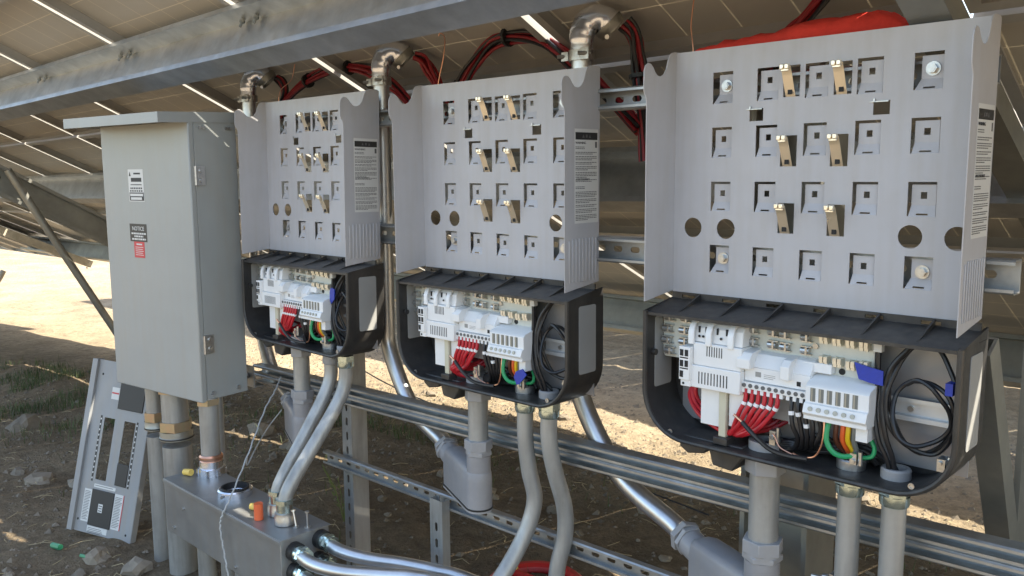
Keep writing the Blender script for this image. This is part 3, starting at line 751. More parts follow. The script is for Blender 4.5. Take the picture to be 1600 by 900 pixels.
    pr_.build('moulded_print', 'grey_inset', car, local=True)
    sc = MB()
    for i in range(11): x = .2305 + i * .0135; sc.cyl((x, -.0901, -.6685), (x, -.0915, -.6685), .0042, n=12)
    sc.build('terminal_screws', 'ink_grey', car, local=True)
    MB().box(.236, .330, -.056, -.054, -.735, -.676).build('wire_shield', 'grey_inset', o, local=True)
    for x, zz in ((.318, -.735), (.346, -.742), (.372, -.738)): MB().box(x, x + .006, -.074, -.070, zz, -.676).build('grey_tab', 'grey_inset', o, local=True)
    # right hand terminal block
    rb = MB(); rb.prism([(-.0502, -.7075), (-.106, -.7075), (-.106, -.700), (-.112, -.694), (-.106, -.6775), (-.1005, -.676), (-.1005, -.646), (-.094, -.640), (-.0502, -.629)], (.362, 0, 0), (0, 1, 0), (0, 0, 1), (1, 0, 0), .118)
    rbk = rb.build('terminal_block', 'white_plastic', o, local=True, bevel=.001)
    dk = MB()
    for i in range(6): x = .372 + i * .0158; dk.box(x, x + .0095, -.1012, -.1004, -.6735, -.648)
    pr_ = MB()
    for i in range(12): pr_.add([(.380 + i * .0075, -.0835, -.6375), (.3838 + i * .0075, -.0835, -.6375), (.3838 + i * .0075, -.0775, -.6360), (.380 + i * .0075, -.0775, -.6360)], [(0, 1, 2, 3)])
    pr_.build('moulded_print', 'ink_grey', rbk, local=True)
    dk.build('wire_openings', 'grey_wire', rbk, local=True)
    sc = MB(); 
    for i in range(6): x = .3765 + i * .0158; sc.cyl((x, -.109, -.686), (x, -.1115, -.6855), .0043, n=12)
    for i in range(6): x = .3735 + i * .0158; sc.box(x, x + .003, -.1016, -.1008, -.6735, -.648)
    sc.build('terminal_screws', 'galv_dull', rbk, local=True)
    MB().box(.455, .476, -.090, -.0502, -.735, -.7078).build('lower_white_block', 'white_plastic', o, local=True)
    # cable ties anchors + clear connector
    c = MB(); c.box(.470, .485, -.066, -.052, -.572, -.551); c.build('clear_plug', 'label_white', o, local=True, bevel=.001)
    c = MB(); c.box(.593, .606, -.085, -.06, -.760, -.738); c.cyl((.598, -.09, -.745), (.598, -.055, -.745), .004, n=8); c.cyl((.604, -.075, -.752), (.612, -.075, -.735), .004, n=8); c.build('ground_clamp', 'bolt_zinc', o, local=True)
    c = MB(); c.box(.444, .456, -.085, -.06, -.782, -.762); c.cyl((.450, -.09, -.775), (.450, -.052, -.775), .0045, n=8); c.cyl((.462, -.082, -.757), (.462, -.082, -.782), .004, n=8); c.build('ground_clamp', 'bolt_zinc', o, local=True)
    c = MB(); c.box(.285, .297, -.085, -.06, -.780, -.752); c.cyl((.291, -.09, -.765), (.291, -.052, -.765), .0045, n=8); c.cyl((.300, -.08, -.745), (.300, -.08, -.775), .0035, n=8); c.build('ground_clamp', 'bolt_zinc', o, local=True)
    return o
brk0 = make_bracket(); box0 = make_box()
BR = []; BX = []
for u in (2, 1, 0):
    a = brk0 if u == 2 else copy_tree(brk0); b_ = box0 if u == 2 else copy_tree(box0)
    for o in (a, b_): o.location = OFFS[u]; o.rotation_euler = (TILT[u], 0, YAW[u])
    nm = ['farthest', 'middle', 'nearest'][u]
    a['label'] = f'{nm} punched grey steel bracket with spring clips and a warning label on its side'; a['group'] = 'grey wall brackets in a row'
    b_['label'] = f'open black electrical box full of wires under the {nm} grey bracket'; b_['group'] = 'open electrical boxes in a row'
UM = [Matrix.LocRotScale(Vector(OFFS[u]), __import__('mathutils').Euler((TILT[u], 0, YAW[u])), None) for u in range(3)]
UW = ['leftmost electrical box', 'middle electrical box', 'rightmost, nearest electrical box']

# ------------------------------------------------------------ wires inside the boxes
def wire(u, name, P, r, m, label, group=None, n=8, tagat=None, parent=None, ferr=False):
    P = smooth_path(P, n); Mx = UM[u]
    if tagat is None:
        b = MB(); b.tube([Mx @ p for p in P], r, 8); o = b.build(name, m); tag(o, label, 'wire', group); return o
    o = thing(name, label, 'wire', tuple(Mx @ P[0]), group=group)
    MB().tube([Mx @ p for p in P], r, 8).build('insulation', m, o)
    i = tagat; MB().tube([Mx @ P[i], Mx @ P[i + 1]] if (P[i] - P[i + 1]).length > .005 else [Mx @ P[i], Mx @ P[i + 2]], r * 1.22, 8).build('marker_band', 'white_tag', o)
    return o
for u in range(3):
    rs = random.Random(10 + u); j = lambda s=.003: rs.uniform(-s, s); where = UW[u]
    for k in range(6):
        x = .2305 + .0135 * k
        P = [(x, -.082, -.676), (x + .001, -.086, -.700), (x - .009 - .001 * k, -.089 + j(), -.725), (x - .022 - .0035 * k, -.086 + j(), -.755)]
        if k < 3 and u == 2:
            q = k * .008
            P += [(.195 - q, -.078 + q * .5, -.778 - j()), (.150, -.070 + q, -.772 + q), (.105 - q * .2, -.060 + q, -.752 + q), (.078 + q, -.045, -.722 + q), (.092 + q, -.03, -.698 + q), (.135, -.02, -.700 + q), (.19, .0, -.72)]
        elif u == 2: P += [(.205 + .006 * (k - 3), -.076 + j(), -.779), (.170 + .008 * k, -.060, -.783 + .002 * k), (.150 + .01 * k, -.03, -.780), (.2, -.0, -.79)]
        else: P += [(.190 - .0 + .005 * k, -.080 + j(), -.772 + j()), (.200 + .006 * k, -.060, -.792), (.240, -.045, -.796), (.255, -.04, -.84)]
        wire(u, 'red_wire', P, .0046, 'red_wire', f'red insulated wire with a white marker band in the {where}', f'red wires in the {where}', tagat=9)
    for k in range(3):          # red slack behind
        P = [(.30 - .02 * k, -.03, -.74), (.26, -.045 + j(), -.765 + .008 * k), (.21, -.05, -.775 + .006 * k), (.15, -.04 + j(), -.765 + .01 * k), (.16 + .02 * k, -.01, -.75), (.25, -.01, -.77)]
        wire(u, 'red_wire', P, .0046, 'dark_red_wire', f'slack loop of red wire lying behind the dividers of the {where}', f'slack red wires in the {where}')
    for k, x in enumerate((.3285, .342, .3555, .369, .382)):
        P = [(x, -.082, -.676), (x + .001, -.088, -.700), (x + .006, -.088 + j(), -.730), (x + .012 - .004 * k, -.080, -.757), (x + .0 - .006 * k, -.066 + .005 * k, -.782), (.31, -.055, -.792 + .004 * k), (.27, -.045, -.80)]
        wire(u, 'black_wire', P, .0046, 'black_wire', f'black insulated wire with a white marker band in the {where}', f'black terminal wires in the {where}', tagat=9 if k != 2 else 14)
    for k in range(6):          # black slack behind
        x = .30 + .02 * k
        P = [(.25, -.03 + j(), -.80), (x, -.035 + j(.01), -.780 + j(.008)), (x + .05, -.04 + j(.01), -.760 + j(.012)), (x + .09, -.03, -.775 + j(.01)), (x + .11, -.02, -.795)]
        wire(u, 'black_wire', P, .0048, 'black_wire', f'slack black wire lying on the floor of the {where}', f'slack black wires in the {where}')
    wire(u, 'loose_black_wire', [(.239, -.110, -.738), (.257, -.112, -.752), (.276, -.112, -.766), (.300, -.108, -.782), (.330, -.100, -.789), (.365, -.090, -.790)], .0047, 'black_wire', f'loose black wire end crossing the red wires in the {where}')
    wire(u, 'bare_copper_strand', [(.220, -.1095, -.727), (.230, -.1105, -.7325), (.240, -.110, -.739)], .0028, 'copper', f'bare copper end of the loose black wire in the {where}')
    wire(u, 'green_wire', [(.406, -.086, -.705), (.4035, -.093, -.722), (.4045, -.096, -.745), (.415, -.094, -.763), (.432, -.088, -.770), (.453, -.078, -.766)], .005, 'green_wire', f'green earth wire bending to the clamp in the {where}')
    wire(u, 'green_wire', [(.470, -.06, -.735), (.479, -.062, -.750), (.476, -.064, -.766), (.460, -.068, -.772)], .004, 'green_wire', f'short green wire behind the clamp in the {where}')
    for nm, x, m_, dx in (('brown_wire', .4155, 'brown_wire', .003), ('orange_wire', .4285, 'orange_wire', .002), ('yellow_wire', .4385, 'yellow_wire', .003), ('grey_wire', .4500, 'grey_wire', -.002)):
        wire(u, nm, [(x, -.080, -.704), (x + .0005, -.084, -.722), (x - .001, -.080, -.742), (x + dx, -.068, -.760), (.434 + dx, -.05, -.785), (.431, -.04, -.83)], .0048, m_, f'{nm.split("_")[0]} wire dropping into the second conduit of the {where}')
    wire(u, 'bare_copper_wire', [(.397, -.092, -.705), (.398, -.096, -.735), (.392, -.094, -.762), (.378, -.090, -.783), (.352, -.088, -.789), (.335, -.086, -.787)], .0018, 'copper', f'thin bare copper wire beside the green wire in the {where}')
    wire(u, 'bare_copper_wire', [(.287, -.080, -.755), (.300, -.09, -.762), (.312, -.094, -.778), (.335, -.09, -.788)], .0016, 'copper', f'short bare copper wire from the middle clamp in the {where}')
    # coil of communication cable
    cx, cz = (.556, -.648)
    P = []
    for i in range(40):
        t = i / 12 * 2 * math.pi * .92; rr = 1 + .05 * math.sin(i * 1.7)
        P.append((cx + (.060 * rr) * math.cos(t + 2.2) * (.96 if i < 26 else .80), -.048 - .012 * math.sin(i * .9) - .0006 * i, (cz + .098 * rr * math.sin(t + 2.2)) if i < 22 else (cz - .022 + .058 * rr * math.sin(t + 2.2))))
    wire(u, 'coiled_cable', P, .0042, 'black_wire', f'coil of black cable in the right half of the {where}', n=4)
    wire(u, 'drop_cable', [(.478, -.060, -.572), (.479, -.062, -.62), (.478, -.066, -.68), (.488, -.070, -.73), (.503, -.062, -.77), (.508, -.045, -.83)], .0046, 'black_wire', f'black cable dropping from the clear plug in the {where}')
    wire(u, 'drop_cable', [(.530, -.052, -.556), (.500, -.060, -.60), (.490, -.068, -.66), (.500, -.070, -.72), (.512, -.058, -.77), (.513, -.045, -.83)], .0046, 'black_wire', f'black cable curving from the coil into the third conduit of the {where}')
    Mx = UM[u]
    if u == 2: tp = [(.440, -.0735, -.594), (.470, -.0735, -.600), (.492, -.073, -.603), (.492, -.073, -.630), (.470, -.0735, -.628), (.449, -.0735, -.624)]
    elif u == 1: tp = [(.455, -.103, -.735), (.478, -.104, -.725), (.492, -.104, -.738), (.468, -.105, -.765), (.458, -.104, -.768), (.448, -.103, -.750)]
    else: tp = [(.492, -.078, -.600), (.512, -.078, -.602), (.510, -.078, -.635), (.494, -.079, -.650), (.488, -.079, -.640), (.486, -.078, -.615)]
    t = MB(); n_ = len(tp); t.v = [Mx @ Vector(p) for p in tp] + [Mx @ (Vector(p) + Vector((0, .003, 0))) for p in tp]; t.f = [tuple(range(n_)), tuple(range(2 * n_ - 1, n_ - 1, -1))] + [((i + 1) % n_, i, n_ + i, n_ + (i + 1) % n_) for i in range(n_)]
    tag(t.build('tape_flag', 'blue_tape'), f'flag of blue tape stuck on the black cable in the {where}', 'tape')
    if u == 2:
        t = MB(); t.box(.600, .612, -.084, -.06, -.626, -.605); tag(t.build('tape_flag', 'blue_tape'), 'second wrap of blue tape at the right wall of the rightmost, nearest electrical box', 'tape')

# ------------------------------------------------------------ conduits
def hexn(b, p, d, r, h, rot=0.0): p = Vector(p); b.cyl(p, p + Vector(d).normalized() * h, r, n=6, rot=rot)
def under_fitting(o, p, r, mat_hex, ring='pvc_light', outside='hex'):
    """locknut + ring inside the box floor and coupling below it"""
    p = Vector(p)
    b = MB(); b.lathe(p + Vector((0, 0, .0)), (0, 0, 1), [(0, r * .8), (0, r * 1.22), (.016, r * 1.22), (.019, r * 1.12), (.019, r * .82), (.0, r * .8)], 20)
    b.build('bushing', ring, o)
    c = MB(); hexn(c, p + Vector((0, 0, -.014)), (0, 0, -1), r * 1.32, .018); c.lathe(p + Vector((0, 0, -.032)), (0, 0, -1), [(0, r * 1.24), (.014, r * 1.24), (.019, r * 1.16), (.021, r * 1.02)], 20)
    c.build('coupling', mat_hex, o)
def conduit(label, P, r, m='pipe_dull', top=None, group='', coup='teal_zinc', ring='pvc_light', extra=None, name='conduit'):
    o = thing(name, label, 'conduit', tuple(P[-1]))
    MB().tube(smooth_path(P, 8), r, 20).build('pipe', m, o)
    if top: under_fitting(o, top, r, coup, ring)
    return o
def U(u, x, y, z): return UM[u] @ Vector((x, y, z))
CD = 'conduit'
zf = -.803
for u in range(3):
    wh = UW[u]
    # big conduit with plastic conduit body
    r = .030 if u == 2 else .0275
    p = U(u, .258, -.045, zf)
    ex = p.x; ey = p.y
    ztop = -1.02 if u == 2 else (-.995 if u == 1 else -.995)
    zt = p.z
    o = thing('conduit', f'thick short conduit from the {wh} to its plastic elbow', 'conduit', (ex, ey, ztop))
    MB().cyl((ex, ey, zt - .02), (ex, ey, ztop), r, n=24).build('pipe', 'pipe_dull', o)
    c = MB(); c.lathe((ex, ey, zt), (0, 0, 1), [(0, r * .8), (0, r * 1.15), (.018, r * 1.15), (.018, r * .85), (0, r * .85)], 20); c.build('bushing', 'pvc_light', o)
    c = MB(); hexn(c, (ex, ey, zt - .012), (0, 0, -1), r * 1.36, .038); c.build('hex_adapter', 'pvc_light', o, bevel=.002)
    # conduit body: vertical neck at front end, horizontal axis running back-left
    d = Vector((-.92, .39, 0)).normalized(); B = Vector((ex, ey, 0)); Lb = .235; A = B + d * Lb; side = Vector((-d.y, d.x, 0))
    zb0 = ztop - .165; zb1 = ztop - .055; hw = .037 if u < 2 else .040
    o = thing('pull_elbow', f'grey plastic conduit body with a sloping side neck under the {wh}', 'conduit body', (ex, ey, zb0))
    n1 = 12; poly = []
    for i in range(n1 + 1): a = -math.pi / 2 + math.pi * i / n1; poly.append((hw * math.cos(a), hw * math.sin(a)))
    poly += [(-Lb * .86, hw * .96), (-Lb * .93, hw * .6), (-Lb * .93, -hw * .6), (-Lb * .86, -hw * .96)]
    # loft with a domed shoulder
    levels = [(zb0, 1.0), (zb1 - .035, 1.0), (zb1 - .014, .95), (zb1 - .004, .84), (zb1, .66)]
    b = MB(); vs = []; N = len(poly)
    for z, s_ in levels:
        for a, c_ in poly:
            aa = a if a > 0 else a * (1 - (1 - s_) * .25); aa = a * s_ if a > 0 else aa
            vs.append(B - d * (aa) * 1.0 + side * (c_ * s_) + Vector((0, 0, z)) if True else None)
    fs = [(i * N + k, i * N + (k + 1) % N, (i + 1) * N + (k + 1) % N, (i + 1) * N + k) for i in range(len(levels) - 1) for k in range(N)]
    fs.append(tuple((len(levels) - 1) * N + k for k in range(N)))
    b.add(vs, fs); b.build('shell', 'pvc_grey', o, sharp=50)
    ga = MB(); vs = [B - d * (a * 1.03) + side * (c_ * 1.04) + Vector((0, 0, z)) for z in (zb0 - .005, zb0 - .0002) for a, c_ in poly]
    ga.add(vs, [(k, (k + 1) % N, N + (k + 1) % N, N + k) for k in range(N)] + [tuple(range(N - 1, -1, -1)), tuple(range(N, 2 * N))]); ga.build('gasket', 'black_rubber', o)
    ga = MB(); vs = [B - d * (a * 1.01) + side * (c_ * 1.02) + Vector((0, 0, z)) for z in (zb0 - .011, zb0 - .0052) for a, c_ in poly]
    ga.add(vs, [(k, (k + 1) % N, N + (k + 1) % N, N + k) for k in range(N)] + [tuple(range(N - 1, -1, -1)), tuple(range(N, 2 * N))]); ga.build('cover_plate', 'pvc_light', o)
    c = MB(); c.cyl(B + Vector((0, 0, zb1 - .02)), B + Vector((0, 0, ztop - .018)), r * 1.2, n=24); c.build('vertical_neck', 'pvc_grey', o)
    c = MB(); hexn(c, B + Vector((0, 0, ztop - .018)), (0, 0, 1), r * 1.36, .012); hexn(c, B + Vector((0, 0, ztop - .002)), (0, 0, 1), r * 1.42, .028, .3); c.lathe(B + Vector((0, 0, ztop - .008)), (0, 0, 1), [(0, r * 1.25), (.008, r * 1.25)], 20)
    c.build('hex_nut', 'pvc_light', o, bevel=.0015)
    zc = zb0 + .070; Q = A + Vector((0, 0, zc)); q0 = Q - d * .03
    dn_ = (d + Vector((0, 0, .22))).normalized()
    c = MB(); c.cyl(q0, q0 + dn_ * .045, .033, n=20); c.build('side_neck', 'pvc_grey', o)
    c = MB(); hexn(c, q0 + dn_ * .047, dn_, .038, .012); hexn(c, q0 + dn_ * .062, dn_, .040, .016, .3); c.build('hex_nut', 'pvc_light', o, bevel=.0015)
    E0 = q0 + dn_ * .06
    # EMT riser from this body up behind the bracket to the elbow
    px = [-1.995, -1.170, -.352][u]; tz = [.045, .045, .045][u]; yb = .112
    P = [E0, E0 + dn_ * .06, (E0 + dn_ * .06).lerp(Vector((px, yb, E0.z + .27)), .42) + Vector((-.035, .0, -.03)), (px + .012, yb, E0.z + .25), (px, yb, E0.z + .36), (px, yb, -.5), (px, yb, -.2), (px, yb, tz)]
    wv = ['far left, behind the leftmost bracket', 'between the leftmost and middle brackets', 'behind the right edge of the middle bracket'][u]
    o = thing('riser_conduit', f'tall shiny conduit rising {wv} to a cast elbow', 'conduit', tuple(E0))
    MB().tube(smooth_path(P, 10), .0255, 20).build('pipe', 'emt', o)
    o2 = thing('elbow_fitting', f'cast metal elbow on the shiny conduit {wv}', 'fitting', (px, yb, tz))
    ed = Vector((.55, .62, -.25)).normalized()
    body = [(px, yb, tz - .012), (px, yb, tz + .028), (px + .001, yb + .001, tz + .052), (px + .009, yb + .010, tz + .076), (px + .024, yb + .026, tz + .088), (px + .040, yb + .044, tz + .082), (px + .050, yb + .056, tz + .066)]
    MB().tube(smooth_path(body, 5), [.0295] * 6 + [.031] * 4 + [.032] * 4 + [.034] * 10 + [.036] * 7, 24).build('elbow_body', 'die_cast', o2)
    e = Vector(body[-1]); e0 = Vector(body[-2]); dd = (e - e0).normalized()
    sk = MB(); sk.lathe(e - dd * .016, dd, [(0, .037), (0, .0405), (.012, .0405), (.018, .037), (.024, .037), (.024, .031), (.0, .031)], 24); sk.build('outlet_rim', 'galv_dull', o2)
    cl = MB(); cl.lathe((px, yb, tz - .016), (0, 0, 1), [(0, .028), (0, .0325), (.026, .0325), (.026, .028)], 24)
    cl.box(px - .050, px - .028, yb - .020, yb - .016, tz - .014, tz + .008); cl.box(px + .020, px + .046, yb - .030, yb - .026, tz - .016, tz + .012)
    cl.cyl((px - .055, yb - .030, tz - .003), (px - .035, yb - .010, tz - .003), .005, n=8); cl.cyl((px + .022, yb - .042, tz - .002), (px + .045, yb - .020, tz - .002), .005, n=8)
    cl.build('strap_clamp', 'bolt_zinc', o2)
    sc = MB(); sc.cyl(Vector((px + .062, yb + .028, tz + .040)), Vector((px + .066, yb + .018, tz + .038)), .006, n=8); sc.build('clamp_screw', 'bolt_zinc', o2)
# small conduits
r = .0215
for u in range(3):
    for k, lx in enumerate((.430, .512)):
        t = U(u, lx, -.042, zf)
        ordn = ['second', 'third'][k]
        if u == 2: P = [t + Vector((0, 0, -.03)), (t.x, t.y, -1.05), (t.x + .003, t.y, -1.25), (t.x + .003, t.y - .01, GZ + .0)]; lb = f'{ordn} straight conduit below the {UW[u]}'
        elif u == 1:
            if k == 0: P = [t + Vector((0, 0, -.03)), (t.x, t.y, -.93), (t.x + .004, t.y + .01, -1.02), (t.x + .012, t.y + .022, -1.10), (t.x + .004, t.y + .0, -1.18), (t.x - .01, t.y - .05, -1.26), (t.x - .02, t.y - .13, -1.34), (t.x - .02, t.y - .22, -1.44), (t.x - .02, t.y - .27, -1.6), (t.x - .02, t.y - .28, GZ)]
            else: P = [t + Vector((0, 0, -.03)), (t.x, t.y, -.92), (t.x + .008, t.y + .012, -1.00), (t.x + .022, t.y + .034, -1.10), (t.x + .022, t.y + .036, -1.18), (t.x + .010, t.y + .02, -1.27), (t.x + .008, t.y + .015, -1.4), (t.x + .008, t.y + .015, GZ)]
            lb = f'{ordn} conduit of the middle box, bent near the double rail' if k else 'second conduit of the middle box, sweeping towards the viewer at its foot'
        else:
            gx_ = t.x; gy_ = -.268 if k == 0 else -.292
            P = [t + Vector((0, 0, -.03)), (gx_, t.y - .004, -.90), (gx_, t.y - .035, -.965), (gx_, (t.y + gy_) / 2, -1.07), (gx_, gy_ + .035, -1.17), (gx_, gy_ + .004, -1.225), (gx_, gy_, -1.29)]
            lb = f'{ordn} conduit of the leftmost box, bent down into the steel trough'
        o = conduit(lb, P, r, 'pipe_dull', tuple(t), coup='teal_zinc' if not (u == 0 and k == 0) else 'pvc_light', ring='bolt_zinc' if k == 0 else 'pvc_light')
        if u == 0:
            e = Vector(P[-1]); c = MB(); hexn(c, e + Vector((0, 0, .055)), (0, 0, 1), .029, .014); c.cyl(e + Vector((0, 0, .030)), e + Vector((0, 0, .056)), .0245, n=20); c.build('compression_nut', 'teal_zinc', o)
            c = MB(); c.lathe(e + Vector((0, 0, -.008)), (0, 0, 1), [(0, .031), (.020, .031), (.026, .029), (.036, .029), (.038, .024)], 20); c.build('connector', 'bolt_zinc', o)

for lx, nm in ((.430, 'second'), (.512, 'third')):
    t = U(2, lx, -.042, -1.045); b = MB(); b.lathe(t, (0, 0, 1), [(0, .0222), (0, .0242), (.024, .0242), (.024, .0222)], 20)
    b.tube([t + Vector((-.030, -.012, .012)), t + Vector((-.060, -.018, .012))], .005, 8); b.cyl(t + Vector((-.040, -.014, .012)), t + Vector((-.030, -.012, .012)), .010, n=6); b.box(t.x - .028, t.x - .020, t.y - .012, t.y + .05, t.z, t.z + .024)
    tag(b.build('pipe_strap', 'bolt_zinc'), f'zinc pipe strap with a bolt round the {nm} straight conduit of the nearest box', 'strap')
# ------------------------------------------------------------ steel trough
GT = -1.30
o = thing('wiring_trough', 'long grey steel wiring trough on legs near the ground at lower left', 'trough', (-1.46, -.285, GT - .19))
b = MB(); b.box(-1.838, -1.076, -.368, -.202, GT - .19, GT - .004); b.build('trough_body', 'gutter_steel', o, bevel=.002)
b = MB(); b.box(-1.842, -1.072, -.372, -.198, GT - .0035, GT); b.box(-1.842, -1.072, -.373, -.3705, GT - .016, GT - .0035); b.build('lid', 'gutter_steel', o, bevel=.001)
b = MB(); b.lathe((-1.51, -.275, GT), (0, 0, 1), [(0, .056), (.020, .056), (.024, .052), (.024, .044), (.004, .044), (.004, 0)], 28); hb = b.build('empty_hub', 'die_cast', o)
b = MB(); b.lathe((-1.51, -.275, GT + .003), (0, 0, 1), [(.022, .0455), (.026, .0455), (.026, .040), (.004, .040)], 28); b.build('hub_gasket', 'black_rubber', hb)
b = MB(); b.cyl((-1.51 + .02, -.275 - .056, GT + .010), (-1.51 + .021, -.275 - .063, GT + .010), .005, n=8)
b.build('hub_screw', 'bolt_zinc', hb)
b = MB()
for x, z in ((-1.70, GT - .075), (-1.35, GT - .17), (-1.78, GT - .165)): b.cyl((x, -.3685, z), (x, -.374, z), .005, n=10)
b.build('cover_screw', 'bolt_zinc', o)
for x, y, lab in ((-1.8, -.305, 'yellow plastic cap lying at the left end of the trough lid'), (-1.335, -.305, 'yellow plastic cap lying beside the orange cap on the trough lid')):
    b = MB(); b.cyl((x - .016, y, GT + .011), (x + .016, y + .01, GT + .014), .011, .0125, n=12); tag(b.build('thread_protector', 'yellow_cap'), lab, 'cap')
b = MB(); b.cyl((-1.262, -.330, GT + .001), (-1.262, -.330, GT + .052), .014, n=16); tag(b.build('thread_protector', 'orange_cap'), 'orange plastic cap standing in front of the bent conduits on the trough lid', 'cap')
for i, (x, y) in enumerate(((-1.125, -.285), (-1.098, -.262))):
    b = MB(); b.cyl((x, y, GT + .001), (x, y, GT + .004), .010, n=12); b.tube([(x, y, GT + .004), (x - (.012 if i == 0 else 0), y, GT + .048)], .0028, 8); b.cyl((x - (.012 if i == 0 else 0), y, GT + .048), (x - (.013 if i == 0 else 0), y, GT + .052), .007, n=8)
    tag(b.build('loose_screw', 'bolt_zinc'), ['tilted loose screw standing on the trough lid near its right end', 'upright loose screw at the right end of the trough lid'][i], 'screw')
# legs / conduits below the trough
for i, (x, y, rr) in enumerate(((-1.69, -.30, .030), (-1.55, -.29, .026), (-1.46, -.29, .024), (-1.38, -.29, .024), (-1.31, -.28, .024))):
    b = MB(); b.tube([(x, y, GT - .1905), (x, y, GZ - .1)], rr, 18); tag(b.build('conduit', 'pipe_dull'), ['first and thickest', 'second', 'third', 'fourth', 'rightmost'][i] + ' vertical conduit below the steel trough, counted from the left', 'conduit')
# conduits leaving the right end of the trough
SP = [((-.325, -1.345), [(-.96, -.335, -1.345), (-.87, -.30, -1.350), (-.78, -.235, -1.352), (-.70, -.18, -1.352), (-.60, -.15, -1.352), (-.3, -.10, -1.37)], 'front upper'),
      ((-.235, -1.335), [(-.97, -.235, -1.342), (-.89, -.20, -1.352), (-.80, -.14, -1.36), (-.70, -.10, -1.362), (-.60, -.07, -1.365), (-.3, -.03, -1.38)], 'rear upper'),
      ((-.325, -1.405), [(-.97, -.330, -1.408), (-.88, -.30, -1.42), (-.78, -.24, -1.43), (-.68, -.18, -1.44), (-.3, -.12, -1.46)], 'front lower'),
      ((-.245, -1.40), [(-.97, -.245, -1.403), (-.88, -.22, -1.41), (-.78, -.17, -1.415), (-.68, -.13, -1.42), (-.3, -.07, -1.43)], 'rear lower')]
for (y, z), P, nm in SP:
    o = thing('conduit', f'{nm} silver conduit leaving the right end of the steel trough', 'conduit', (-1.076, y, z))
    MB().tube(smooth_path([(-1.06, y, z)] + P, 8), .0195, 18).build('pipe', 'emt', o)
    c = MB(); c.cyl((-1.075, y, z), (-1.052, y, z), .0285, n=20); c.build('connector', 'black_rubber', o)
    c = MB(); c.cyl((-1.052, y, z), (-1.035, y, z), .024, n=20); hexn(c, (-1.032, y, z), (1, 0, 0), .0275, .013); c.cyl((-1.018, y, z), (-1.008, y, z), .0235, n=20); c.build('compression_nut', 'teal_zinc', o)

# ------------------------------------------------------------ tall cabinet
CB = Vector((-2.258, -.346, -1.025)); cw, ch, cd = .539, .969, .19
o = thing('disconnect_cabinet', 'tall light grey steel cabinet with hinged door and sloping rain hood at left', 'cabinet', tuple(CB), (0, 0, .1426))
b = MB(); b.box(.004, cw, .022, cd, 0, ch); b.build('cabinet_body', 'cabinet_paint', o, local=True, bevel=.002)
b = MB(); b.box(-.004, cw + .002, .0, .0215, -.006, ch - .012); dr = b.build('door', 'cabinet_paint', o, local=True, bevel=.004)
# hood
b = MB(); hx0, hx1, hy0, hy1 = -.052, cw + .004, -.108, cd + .02
b.add([(hx0, hy0, ch + .012), (hx1, hy0, ch + .012), (hx1, hy1, ch + .026), (hx0, hy1, ch + .026), (hx0, hy0, ch - .022), (hx1, hy0, ch - .022), (hx1, hy1, ch - .010), (hx0, hy1, ch - .010),
       (hx0 + .003, hy0 + .003, ch + .008), (hx1 - .003, hy0 + .003, ch + .008), (hx1 - .003, hy1, ch + .021), (hx0 + .003, hy1, ch + .021), (hx0 + .003, hy0 + .003, ch - .022), (hx1 - .003, hy0 + .003, ch - .022), (hx1 - .003, hy1, ch - .010), (hx0 + .003, hy1, ch - .010)],
      [(0, 1, 2, 3), (0, 4, 5, 1), (1, 5, 6, 2), (3, 7, 4, 0), (2, 6, 7, 3), (8, 11, 10, 9), (8, 9, 13, 12), (9, 10, 14, 13), (11, 8, 12, 15), (4, 12, 13, 5), (5, 13, 14, 6), (7, 15, 12, 4)])
b.build('rain_hood', 'cabinet_paint', o, local=True)
b = MB(); b.box(-.02, cw - .02, -.02, .02, ch - .012, ch + .006)
b.build('hood_flange', 'cabinet_paint', o, local=True)
for y in (.045, .058, .150, .162): MB().cyl((cw, y, ch - .032), (cw + .006, y, ch - .032), .006, n=8).build('hood_bolt', 'bolt_zinc', o, local=True)
for z in (ch - .225, .165):
    b = MB(); b.box(cw + .0025, cw + .0045, .024, .056, z, z + .064); hg = b.build('hinge', 'bolt_zinc', o, local=True)
    b = MB(); b.cyl((cw + .004, .020, z), (cw + .004, .020, z + .064), .0055, n=10)
    for zz in (z + .016, z + .048): b.cyl((cw + .0045, .042, zz), (cw + .010, .042, zz), .0085, n=10)
    b.build('hinge_bolt', 'bolt_zinc', hg, local=True)
b = MB()
for y in (.045, .150): b.cyl((cw, y, .022), (cw + .005, y, .022), .008, n=8)
b.build('corner_bolt', 'bolt_zinc', o, local=True)
# labels on the door (front face y=0)
FX = Matrix(((1, 0, 0, 0), (0, 0, -1, 0), (0, 1, 0, 0), (0, 0, 0, 1)))
def TF(x, z, dy=.0012): return Matrix.Translation((x, -dy, z)) @ FX
lx, lz = .213, ch - .185
lb = MB().box(lx - .048, lx + .048, -.0006, -.0001, lz - .098, lz + .016).build('white_label', 'label_white', dr, local=True)
b = MB(); b.box(lx - .030, lx + .036, -.0010, -.0006, lz - .028, lz - .014); b.box(lx - .034, lx + .036, -.0010, -.0006, lz - .040, lz - .037); b.box(lx - .012, lx + .03, -.0010, -.0006, lz - .002, lz + .004)
b.box(lx - .044, lx + .046, -.0010, -.0006, lz - .095, lz - .066); b.prism([(-.006, -.008), (.006, -.008), (0, .008)], (lx - .036, -.0010, lz), (1, 0, 0), (0, 0, 1), (0, 1, 0), .0004)
for i in range(7): b.box(lx - .036 + i * .011, lx - .029 + i * .011, -.0010, -.0006, lz - .054, lz - .048); 
for i in range(6): b.box(lx - .040 + i * .014, lx - .031 + i * .014, -.0010, -.0006, lz - .063, lz - .058)
b.build('label_print', 'ink', lb, local=True)
